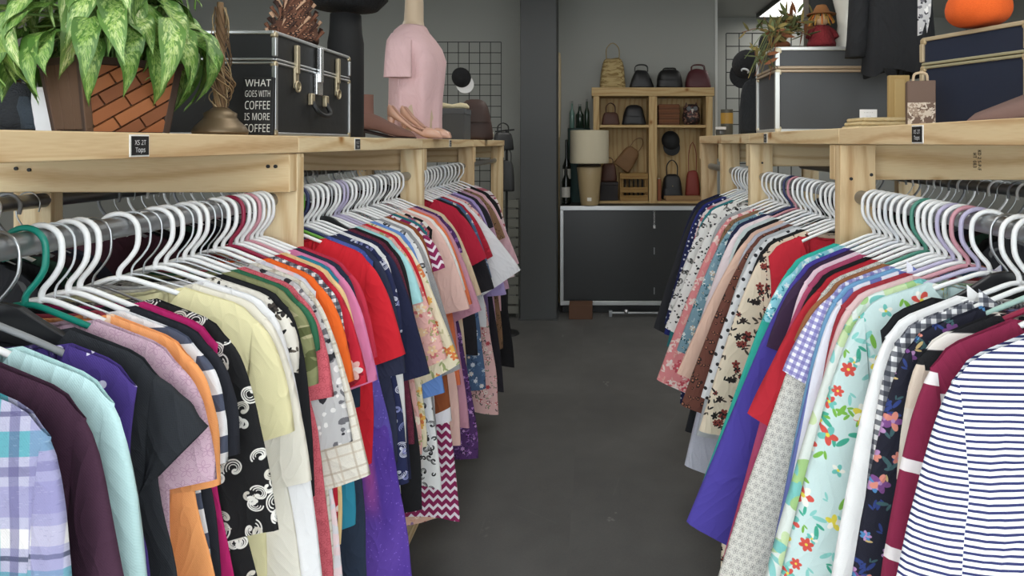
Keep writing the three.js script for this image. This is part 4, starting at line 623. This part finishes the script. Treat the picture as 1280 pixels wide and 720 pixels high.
{ // dark bags on a stand between rack and column
  const t = thing('bag_stand', 'thin black floor stand beside the dark column', 'stand', [-.70, 0, -5.33]); part(t, 'pole', rod(V(0, .01, 0), V(0, 1.6, 0), .01, 10), black); part(t, 'base', new THREE.CylinderGeometry(.09, .1, .015, 24).translate(0, .0075, 0), black); part(t, 'arm', rod(V(-.09, 1.585, 0), V(.06, 1.6, 0), .006, 8), black);
  handbag('evening_bag', 'small black bag hanging on the thin floor stand', [-.72, 1.44, -5.27], .3, .17, .14, .06, std('#161719', .4), { handle: .5, cat: 'bag' });
  handbag('evening_bag', 'long dark bag hanging low beside the column', [-.69, 1.12, -5.28], .1, .12, .24, .05, std('#232425', .5), { handle: .4, cat: 'bag' });
  const c = thing('slatted_crate', 'pale grey slatted crate on the floor behind the rack end', 'crate', [-.80, 0, -5.8]); for (let k = 0; k < 12; k++) part(c, 'slat', boxAt(-.14, .14, .04 + k * .082, .105 + k * .082, -.01, .004, .003, 0, k), std('#77776f', .8)); for (const x of [-.13, .13]) part(c, 'upright', boxAt(x - .015, x + .015, 0, 1.02, -.03, -.011, .003, 1), std('#5f5f59', .8));
}
// ---------- things on the shelf that carries the pumpkin ----------
{
  const t = thing('felt_pumpkin', 'orange felt pumpkin on the navy trunk', 'pumpkin', [.925, TR + .2365, -1.645]); t.scale.setScalar(.88);
  const rings = []; for (let j = 0; j <= 22; j++) { const v = j / 22, a = v * Math.PI, r = .084 * Math.sin(a) ** .72 * (1 + .04 * Math.cos(a)), y = .058 - .058 * Math.cos(a) * (1 - .12 * Math.cos(a)); rings.push(oval(0, y + .001, 0, Math.max(.002, r), Math.max(.002, r), 64).map((p, i) => { const k = 1 - .028 * Math.abs(Math.sin(i / 64 * Math.PI * 9)) ** .5 * Math.sin(a) + .012 * N3(p.x * 70, p.y * 70, p.z * 70); return V(p.x * k, p.y, p.z * k); })); }
  part(t, 'body', skin(rings, true, true), std(0xffffff, .95, 0, { map: (() => { const q = tex(256, 1, pats.marl('#d95a1c', ['#ee7a34', '#b8430f'])); q.repeat.set(5, 3); return q; })() })); part(t, 'stem', tube([V(0, .112, 0), V(.004, .13, 0), V(.016, .146, .004)], .009, 8, 8), std('#6b5a35', .8));
}
boot('taupe suede pointed shoe in front of the navy trunk', [.945, TR, -1.39], Math.PI - .1, taupe, std('#3a2d2a', .7), .11, .30, .95);
{
  const t = thing('gift_bag', 'small brown gift box with pale leaf print and a top handle', 'gift box', [.782, TR, -1.64], -.35), br = std('#5d483c', .7);
  part(t, 'box', rbox(.062, .112, .05, .002).translate(0, .056, 0), br); const lt = tex(128, .06, pats.floral('#5f4a3d', ['#b9ab9b', '#8d7a6a'], ['#a89a8a', '#c4b8aa'], 8, 8, 14)); part(t, 'print', boxAt(-.03, .03, .002, .06, .0252, .0262, .0003), std(0xffffff, .7, 0, { map: lt })); part(t, 'handle', tube([V(-.016, .112, 0), V(-.012, .13, 0), V(.012, .13, 0), V(.016, .112, 0)], .0035, 14, 6), std('#b8a284', .7));
}
{ const t = thing('folded_cloth', 'folded beige cloth lying in front of the grey trunk', 'cloth', [.80, TR, -1.93]); for (let k = 0; k < 3; k++) part(t, 'fold', rbox(.16 - k * .008, .011, .13, .005, 0, 0, 3).translate(k * .003, .006 + k * .0112, 0), cloth('#cdb98e')); }
{ const t = thing('price_card', 'small white printed card on the folded beige cloth', 'card', [.785, TR + .034 + .013, -1.96], 0); part(t, 'card', plateGeo(.05, .026, .002), textPlate(.05, .026, [['- -- - -', .32, .4, 'bold sans-serif'], ['--- --', .72, .3, 'sans-serif']], '#e6e4e2', '#6a5f66', 128)); part(t, 'foot', boxAt(-.02, .02, -.0135, -.011, -.012, .012, .001), std('#d8d6d2', .8)); }
{ const t = thing('wooden_plaque', 'upright pale wooden plaque between the grey and navy trunks', 'plaque', [.925, TR, -2.08], -.1); part(t, 'board', rbox(.062, .17, .02, .003, 1).translate(0, .085, 0), std('#b99c66', .6, 0, { bumpMap: pineTs[1], bumpScale: .001 })); part(t, 'raised_panel', rbox(.03, .14, .004, .002, 1).translate(0, .088, .0115), std('#c6aa74', .6)); }
// black coat on a display form
{
  const t = thing('coat_form', 'black coat with a grey mottled lapel on a display form behind the gift box', 'coat', [.965, TR, -2.2], -.15);
  part(t, 'pole', rod(V(.02, .012, 0), V(.02, .25, 0), .012, 10), black); part(t, 'base', new THREE.CylinderGeometry(.045, .05, .012, 20).translate(.02, .006, 0), black);
  const rings = []; for (let j = 0; j <= 14; j++) { const v = j / 14, y = .185 + v * .52, w = lerp(.112, .085, v) * (v > .9 ? .8 : 1); rings.push(oval(.01, y, 0, w, .058, 40, .8).map((p, i) => V(p.x + .006 * Math.sin(i * .9 + y * 4) * (1 - v), p.y + (j === 0 ? .012 * Math.sin(i * .7) : 0), p.z + .006 * Math.sin(i * 1.3) * (1 - v)))); }
  const c = part(t, 'coat', skin(rings, false, true, (p) => [p.x, p.y]), blackCloth);
  part(c, 'lapel', skin([[.3, .03], [.36, .04], [.45, .045], [.55, .04], [.66, .03]].map(([y, w]) => [V(.055, y, .058), V(.055 + w, y + .01, .05), V(.055 + w, y + .01, .04), V(.055, y, .045)]), true, true, (p) => [p.x, p.y]), F.greyP, 'grey mottled lapel');
  part(c, 'sleeve', skin([.66, .55, .42, .3, .24].map((y, j) => oval(-.1 - .006 * j, y, .012, .032, .036, 16)), true, true, (p) => [p.x, p.y]), blackCloth); part(c, 'hem_tie', skin([.2, .18, .165].map((y, j) => oval(-.03 + j * .006, y, .056, .02 - j * .004, .008, 12)), true, true), blackCloth);
}
{ const t = thing('white_vase', 'tall white ceramic vase on the grey trunk', 'vase', [.93, TR + .3055, -2.50]); part(t, 'vessel', lathe([[0, 0], [.052, 0], [.054, .005], [.046, .05], [.04, .09], [.046, .14], [.06, .2], [.072, .25], [.066, .25], [.054, .2], [.036, .1], [0, .02]], 32), std('#d9d6cb', .25)); part(t, 'foot_ring', new THREE.TorusGeometry(.05, .003, 6, 28).rotateX(Math.PI / 2).translate(0, .003, 0), std('#d9d6cb', .25)); }
{ const t = thing('picture', 'dark framed picture leaning behind the white vase', 'picture frame', [.90, TR + .3065, -2.6], -.1); t.rotation.x = -.08; for (const [x0, x1, y0, y1] of [[-.1, .1, 0, .02], [-.1, .1, .24, .26], [-.1, -.08, .02, .24], [.08, .1, .02, .24]]) part(t, 'rail', boxAt(x0, x1, y0, y1, -.008, .008, .002), std('#5b5348', .5)); part(t, 'backing', boxAt(-.08, .08, .02, .24, -.006, 0, .001), std('#1b1c1a', .6)); }
{ // fall doll
  const t = thing('harvest_doll', 'straw-haired harvest doll in a dark red dress on the grey trunk', 'doll', [.815, TR + .3055, -2.46], -.1), red = cloth('#7d1f26'), straw = std('#b58a3c', .9); t.scale.setScalar(1.25);
  part(t, 'dress', lathe([[0, .0], [.04, 0], [.041, .012], [.032, .035], [.022, .055], [.014, .066], [0, .068]], 20), red); part(t, 'head', new THREE.SphereGeometry(.024, 18, 14).translate(0, .088, 0), std('#d8b48c', .8));
  for (const s of [-1, 1]) { part(t, 'arm', tube([V(s * .014, .06, 0), V(s * .032, .045, .008), V(s * .04, .028, .014)], .008, 10, 8), red); part(t, 'eye', new THREE.SphereGeometry(.003, 8, 6).translate(s * .008, .092, .0225), black); }
  part(t, 'hat', lathe([[0, .126], [.014, .124], [.021, .112], [.023, .104], [.042, .098], [.04, .095], [0, .1]], 18), std('#8a5a30', .9)); for (let k = 0; k < 22; k++) { const a = k / 22 * 6.28; part(t, 'hair_strand', rod(V(Math.cos(a) * .02, .104, Math.sin(a) * .02), V(Math.cos(a) * .036, .072 + .01 * Math.sin(k * 3), Math.sin(a) * .034), .0022, 4), k % 3 ? straw : std('#c26a2a', .9)); }
}
{ // dried autumn spray
  const t = thing('dried_foliage', 'spray of dried olive and rust foliage spilling over the trunk corner', 'dried plant', [.675, TR + .3055, -2.47]); const ms = ['#6a6338', '#8a7a45', '#4f5530', '#7a4a2c', '#5d6a44'].map((c) => std(c, .9, 0, { side: THREE.DoubleSide }));
  const lg = (() => { const s = new THREE.Shape(); s.moveTo(0, 0); s.quadraticCurveTo(.013, .022, 0, .055); s.quadraticCurveTo(-.013, .022, 0, 0); return new THREE.ExtrudeGeometry(s, { depth: .0008, bevelEnabled: false, curveSegments: 5 }); })();
  part(t, 'knot', new THREE.SphereGeometry(.02, 12, 10).scale(1.6, .8, 1).translate(0, .014, 0), ms[3]);
  for (let k = 0; k < 40; k++) { const a = rr(-.3, 3.5), out = rr(.08, .19), up = k % 3 === 0 ? rr(-.16, -.03) : rr(.02, .1), dx = (k % 3 === 0 ? -1 : Math.cos(a)) * out * .8, dz = k % 3 === 0 ? .06 + .05 * rnd() : Math.sin(a) * out * .5, e = V(dx, .02 + up, dz); const mid = V(dx * .5, .05 + Math.max(0, up) * .6, dz * .6 + (k % 3 === 0 ? .04 : 0)); part(t, 'stem', tube([V(0, .014, 0), mid, e], .0014, 8, 4), ms[k % 5]); for (let q = 0; q < 4; q++) { const f = .45 + q * .18, l = part(t, 'leaf', lg, ms[(k + q) % 5]); const p = q < 2 ? V(0, .014, 0).lerp(mid, f + .3) : mid.clone().lerp(e, f - .2); l.position.copy(p); l.rotation.set(rr(-1.4, 1.4), rr(0, 6), rr(-1.8, 1.8)); } }
}
handbag('tote_bag', 'soft black tote bag at the far end of the pumpkin rack', [.745, TR, -3.02], -.2, .22, .25, .12, cloth('#24272a'), { handle: .3, taper: .9, cat: 'bag' });
{ const t = thing('lidded_jar', 'small dark jar with a white lid at the rack end', 'jar', [.672, TR, -3.66]); part(t, 'jar', lathe([[0, 0], [.026, 0], [.028, .01], [.028, .028], [.024, .034], [0, .034]], 20), std('#4a4a48', .2)); part(t, 'lid', new THREE.CylinderGeometry(.028, .028, .014, 24).translate(0, .0415, 0), std('#dedede', .5)); }
{ const t = thing('yellow_tin', 'mustard yellow tin behind the lidded jar', 'tin', [.735, TR, -3.82]); part(t, 'tin', new THREE.CylinderGeometry(.034, .034, .15, 24).translate(0, .075, 0), std('#4b4a40', .5)); part(t, 'band', new THREE.CylinderGeometry(.0345, .0345, .06, 24).translate(0, .1, 0), std('#a88335', .5)); }
// ---------- back of the shop ----------
{
  const t = thing('display_cabinet', 'black-fronted display cabinet with a bright metal frame', 'cabinet', [.33, 0, -6.2]), z = .25, x0 = -.645, x1 = .645;
  part(t, 'body', boxAt(x0, x1, .09, .93, -.24, z - .012, .003), std('#1f2022', .5)); part(t, 'front_panel', boxAt(x0 + .03, x1 - .03, .115, .905, z - .014, z - .006, .001), std('#262829', .3));
  for (const [a, b, c, d] of [[x0, x1, .905, .945], [x0, x1, .075, .113], [x0, x0 + .032, .113, .905], [x1 - .032, x1, .113, .905]]) part(t, 'frame_rail', boxAt(a, b, c, d, z - .02, z + .01, .004), alu, 'bright metal rail');
  part(t, 'top', boxAt(x0, x1, .93, .944, -.245, z - .021, .002), std('#2a2723', .5)); part(t, 'plinth', boxAt(x0 + .02, x1 - .02, 0, .072, -.22, z - .06, .002), std('#2d2f30', .6));
  for (let k = 0; k < 9; k++) part(t, 'chain_link', new THREE.TorusGeometry(.008, .002, 5, 12).rotateY(k % 2 ? Math.PI / 2 : 0).translate(.18, .895 - k * .013, z + .004), chrome); part(t, 'lock', boxAt(.168, .192, .745, .778, z - .004, z + .012, .004), chrome);
  for (const y of [.55, .2]) part(t, 'hinge', boxAt(.176, .184, y - .03, y + .03, z - .008, z + .002, .002), steel);
}
{ const t = thing('chrome_rail', 'short chrome towel rail lying under the display cabinet', 'rail', [.4, .03, -5.86]); part(t, 'bar', rod(V(-.27, 0, 0), V(.3, 0, 0), .011, 12), steel); part(t, 'knob', new THREE.SphereGeometry(.022, 14, 10).translate(-.14, .012, .0), chrome); part(t, 'bracket', boxAt(-.29, -.26, -.03, .02, -.02, .02, .004), steel); part(t, 'bracket', boxAt(.28, .31, -.03, .02, -.02, .02, .004), steel); }
{ const t = thing('cardboard_box', 'small brown cardboard box on the floor by the column', 'box', [-.13, 0, -5.84]); part(t, 'carton', rbox(.2, .118, .16, .003).translate(0, .059, 0), std('#5f4333', .85)); for (const s of [-1, 1]) part(t, 'flap', rbox(.198, .003, .077, .001).translate(0, .1205, s * .04), std('#6b4d3b', .85)); }
const SHZ = -6.33, SHB = .9445;
{
  const t = thing('pine_shelf_unit', 'open pine shelf unit standing on the display cabinet', 'shelf', [0, SHB, SHZ]), pm = std('#cfc3aa', .65, 0, { map: pineTs[0] }), bk = pm;
  for (const [x0, x1] of [[-.025, .03], [.48, .555], [1.0, 1.06]]) part(t, 'upright', boxAt(x0, x1, 0, .975, -.15, .15, .003, 1, x0), pm);
  part(t, 'top_board', boxAt(-.04, 1.075, .977, 1.055, -.155, .155, .003, 0), pm); part(t, 'back_panel', boxAt(-.02, 1.05, 0, .975, -.165, -.152, .001, 1), bk);
  for (const [x0, x1] of [[.031, .479], [.556, .999]]) { part(t, 'shelf', boxAt(x0, x1, .69, .715, -.15, .15, .002, 0, x0), pm); part(t, 'bottom_board', boxAt(x0, x1, 0, .022, -.15, .15, .002, 0, x0), pm); }
}
const S1 = SHB + .7155, S2 = SHB + .0225, ST = SHB + 1.0555, bagBlack = std('#1a1a1c', .5), bagBrown = std('#4a2a1e', .6), bagWine = std('#4a1a20', .55), bagTan = std('#7b5a38', .7);
handbag('canvas_tote', 'tan canvas tote bag with a tall handle on top of the shelf', [.155, ST, -6.3], .1, .24, .28, .12, cloth(null, tex(256, .3, pats.camo('#a08a5e', ['#8a7347', '#b5a071']))), { handle: .5, cat: 'bag', one: 1 });
handbag('slouchy_handbag', 'small black slouchy bag beside the tan canvas tote', [.42, ST, -6.31], 0, .24, .17, .13, bagBlack, { handle: .3, taper: .5 });
handbag('satchel_bag', 'black satchel beside the wine red bag', [.68, ST, -6.31], 0, .245, .17, .14, std('#151516', .5), { handle: .1, taper: .85, flap: 1 });
handbag('satchel_bag', 'wine red leather satchel on top of the shelf', [.945, ST, -6.31], 0, .245, .18, .14, bagWine, { handle: .22, taper: .75 });
handbag('clutch_bag', 'brown leather clutch in the upper shelf cell', [.135, S1, -6.29], .1, .17, .12, .08, bagBrown, { handle: .7 });
handbag('bowling_bag', 'rounded black bag in the upper shelf cell beside the clutch', [.35, S1, -6.29], 0, .23, .18, .12, bagBlack, { handle: 0, taper: .7, flap: 1 });
{ const t = thing('wicker_basket', 'square brown wicker basket in the upper shelf cell', 'basket', [.67, S1, -6.3]), m = std('#6b452c', .85); part(t, 'body', rbox(.19, .19, .16, .008).translate(0, .095, 0), m); for (let k = 0; k < 8; k++) part(t, 'weave_band', rbox(.196, .012, .166, .004).translate(0, .014 + k * .0228, 0), std(k % 2 ? '#73492e' : '#5d3b26', .85)); }
{ const t = thing('owl_figurine', 'dark patterned owl figurine with a white beak on the shelf', 'figurine', [.88, S1, -6.29]), m = std(0xffffff, .6, 0, { map: (() => { const q = tex(128, 1, pats.speck('#2a1d1c', ['#5a2a28', '#8a6a5a', '#151010'], 120, 4, 9)); q.repeat.set(2, 2); return q; })() }); part(t, 'body', lathe([[0, 0], [.06, 0], [.08, .04], [.082, .09], [.07, .13], [.072, .16], [.05, .19], [0, .195]], 22), m); for (const s of [-1, 1]) { part(t, 'eye', new THREE.CylinderGeometry(.02, .02, .01, 16).rotateX(Math.PI / 2).translate(s * .03, .15, .066), std('#17110f', .3)); part(t, 'ear', new THREE.ConeGeometry(.015, .04, 8).translate(s * .045, .195, 0), m); } part(t, 'beak', new THREE.ConeGeometry(.014, .04, 8).rotateX(Math.PI).translate(0, .125, .078), std('#e2dcd4', .5)); }
// lower cells
{ const t = thing('table_lamp', 'ceramic table lamp with a wide cream drum shade', 'lamp', [-.058, SHB, -6.0]); part(t, 'base', lathe([[0, 0], [.075, 0], [.078, .01], [.09, .12], [.105, .26], [.112, .335], [.09, .345], [0, .35]], 32), std('#a8946f', .45)); part(t, 'collar', lathe([[.0, .345], [.1, .345], [.104, .36], [.07, .37], [.02, .375], [.012, .4], [0, .4]], 24), std('#3a3127', .5)); part(t, 'shade', lathe([[.165, .372], [.172, .38], [.17, .66], [.164, .662], [.166, .38], [.165, .372]], 40), new THREE.MeshPhysicalMaterial({ color: '#c4bba2', roughness: .9, side: THREE.DoubleSide })); part(t, 'harp', rod(V(0, .39, 0), V(0, .66, 0), .006, 8), brass); part(t, 'spider', rod(V(-.165, .64, 0), V(.165, .64, 0), .003, 6), brass); part(t, 'label_sticker', new THREE.CylinderGeometry(.086, .0835, .03, 20, 1, true, -.22, .44).translate(0, .06, .002), std('#e8e4da', .7, 0, { side: THREE.DoubleSide })); }
{ const t = thing('wooden_crate', 'small open wooden crate on the lower shelf', 'crate', [.345, S2, -6.3]), m = std('#a48e66', .75, 0, { map: pineTs[0] }); for (const [y0, y1] of [[0, .05], [.075, .125], [.2, .25]]) { part(t, 'slat', boxAt(-.128, .128, y0, y1, .1, .112, .002, 0, y0), m); part(t, 'slat', boxAt(-.128, .128, y0, y1, -.112, -.1, .002, 0, y0), m); } for (const x of [-.128, .116]) part(t, 'end_panel', boxAt(x, x + .012, 0, .25, -.1, .1, .002, 1), m); part(t, 'bottom', boxAt(-.116, .116, .002, .012, -.1, .1, .001, 0), m); for (const x of [-.113, .099]) part(t, 'corner_strip', boxAt(x, x + .014, 0, .25, .086, .099, .002, 1), m); for (let k = 0; k < 5; k++) part(t, 'divider', boxAt(-.08 + k * .04, -.073 + k * .04, .012, .19, -.09, .09, .001, 1), std('#2a241e', .8)); }
handbag('shoulder_bag', 'tan flap shoulder bag hung slanting above the wooden crate', [.235, S2 + .29, -6.38], 0, .18, .22, .06, bagTan, { handle: .55, one: 1, flap: 1 }).rotation.z = -.6;
handbag('hobo_bag', 'chestnut brown bag beside the table lamp', [.118, S2 + .17, -6.3], 0, .155, .17, .09, bagBrown, { handle: .3 });
{ const t = thing('dark_stacked_box', 'dark lidded box supporting the chestnut bag', 'box', [.12, S2, -6.3]); part(t, 'body', rbox(.164, .14, .15, .004).translate(0, .07, 0), std('#211d1e', .7)); part(t, 'lid', rbox(.17, .028, .156, .004).translate(0, .1545, 0), std('#2c2627', .7)); }
handbag('evening_satchel', 'black satchel with looping straps in the lower right cell', [.712, S2, -6.37], 0, .2, .23, .1, bagBlack, { handle: .6, clasp: 1, flap: 1 });
{ const t = cap('felt_hat', 'dark felt hat hung high in the lower right cell', [.70, S2 + .55, -6.38], [1.2, .1, 0], std('#1c1d1e', .8), std('#1c1d1e', .8)); }
handbag('red_leather_bag', 'long rust red leather bag with a tall strap', [.905, S2 + .03, -6.38], 0, .14, .24, .08, std('#7c2c1f', .6), { handle: 1.1, one: 1, taper: .75 });
{ const t = thing('driftwood_tray', 'long tan wooden tray on the lower right shelf', 'tray', [.80, S2, -6.25], .08); part(t, 'base', rbox(.34, .014, .11, .004, 0).translate(0, .007, 0), std('#8a6a45', .7)); for (const s of [-1, 1]) part(t, 'lip', rbox(.34, .028, .012, .004, 0).translate(0, .026, s * .049), std('#94744c', .7)); }
{ const t = thing('orange_book', 'upright orange-brown book beside the wooden crate', 'book', [.6, S2, -6.26], 0); t.position.x = .578; part(t, 'cover', rbox(.03, .2, .13, .003).translate(0, .1, 0), std('#7d4526', .7)); part(t, 'pages', boxAt(-.011, .011, .004, .2035, -.06, .06, .001), std('#c9bfa5', .9)); }
// left of the shelf: tall bin with green bottles, wine bottles, leaning bats
{ const t = thing('tall_bin', 'tall dark teal bin behind the table lamp', 'bin', [-.16, SHB, -6.37]); part(t, 'body', skin([0, .35, .68].map((y, i) => oval(0, y, 0, .09 + i * .008, .09 + i * .008, 24, .7)), true, true), std('#27403d', .6)); part(t, 'rim', new THREE.TorusGeometry(.1, .006, 6, 24).rotateX(Math.PI / 2).translate(0, .683, 0), std('#1f302e', .6)); }
for (const [k, x, h] of [[0, -.225, .23], [1, -.15, .2], [2, -.085, .25]]) { const t = thing('green_bottle', ['tall pale green glass bottle on the teal bin', 'dark green glass jar on the teal bin', 'slim dark green bottle on the teal bin beside the shelf'][k], 'bottle', [x, SHB + .6905, -6.37 + (k === 1 ? .04 : 0)]); const r = k === 1 ? .038 : .024; part(t, 'glass', lathe([[0, 0], [r, 0], [r, h * .6], [r * .4, h * .78], [r * .38, h], [0, h]], 18), std(['#5d7a70', '#1f2f26', '#2a3a2e'][k], .15)); part(t, 'stopper', new THREE.CylinderGeometry(r * .42, r * .42, .02, 12).translate(0, h + .011, 0), std('#7b7d78', .4)); }
for (const [k, y] of [[0, 0], [1, 0]]) { const t = thing('wine_bottle', k ? 'dark wine bottle with a white label lying nearest the column' : 'dark wine bottle standing on the cabinet corner', 'bottle', [-.27 + k * .003, SHB + .0, -6.1 - k * .09]); part(t, 'glass', lathe([[0, 0], [.036, 0], [.038, .01], [.038, .2 + k * .14], [.014, .27 + k * .14], [.013, .34 + k * .24], [0, .34 + k * .24]], 20), std('#10140f', .15)); part(t, 'label', new THREE.CylinderGeometry(.0385, .0385, .09, 20, 1, true).translate(0, .11 + k * .16, 0), std('#b9b6ae', .7, 0, { side: THREE.DoubleSide })); }
for (const [k, x] of [[0, -.352], [1, -.405]]) { const t = thing('leaning_bat', ['pale wooden bat leaning against the wall beside the column', 'dark red bat leaning beside the pale one'][k], 'bat', [x, .0, -6.35 - k * .055]); t.rotation.x = -.02; part(t, 'barrel', lathe([[0, 1.55], [.018, 1.55], [.024, 1.7], [.024, 2.28], [.018, 2.34 - k * .06], [0, 2.35 - k * .06]], 16), std(k ? '#5a211c' : '#bfae8c', .5)); part(t, 'handle', lathe([[0, .005], [.02, .005], [.02, .03], [.013, .05], [.013, 1.55], [0, 1.55]], 14), std(k ? '#3a1613' : '#a9946c', .5)); }
renderer.render(scene, camera);
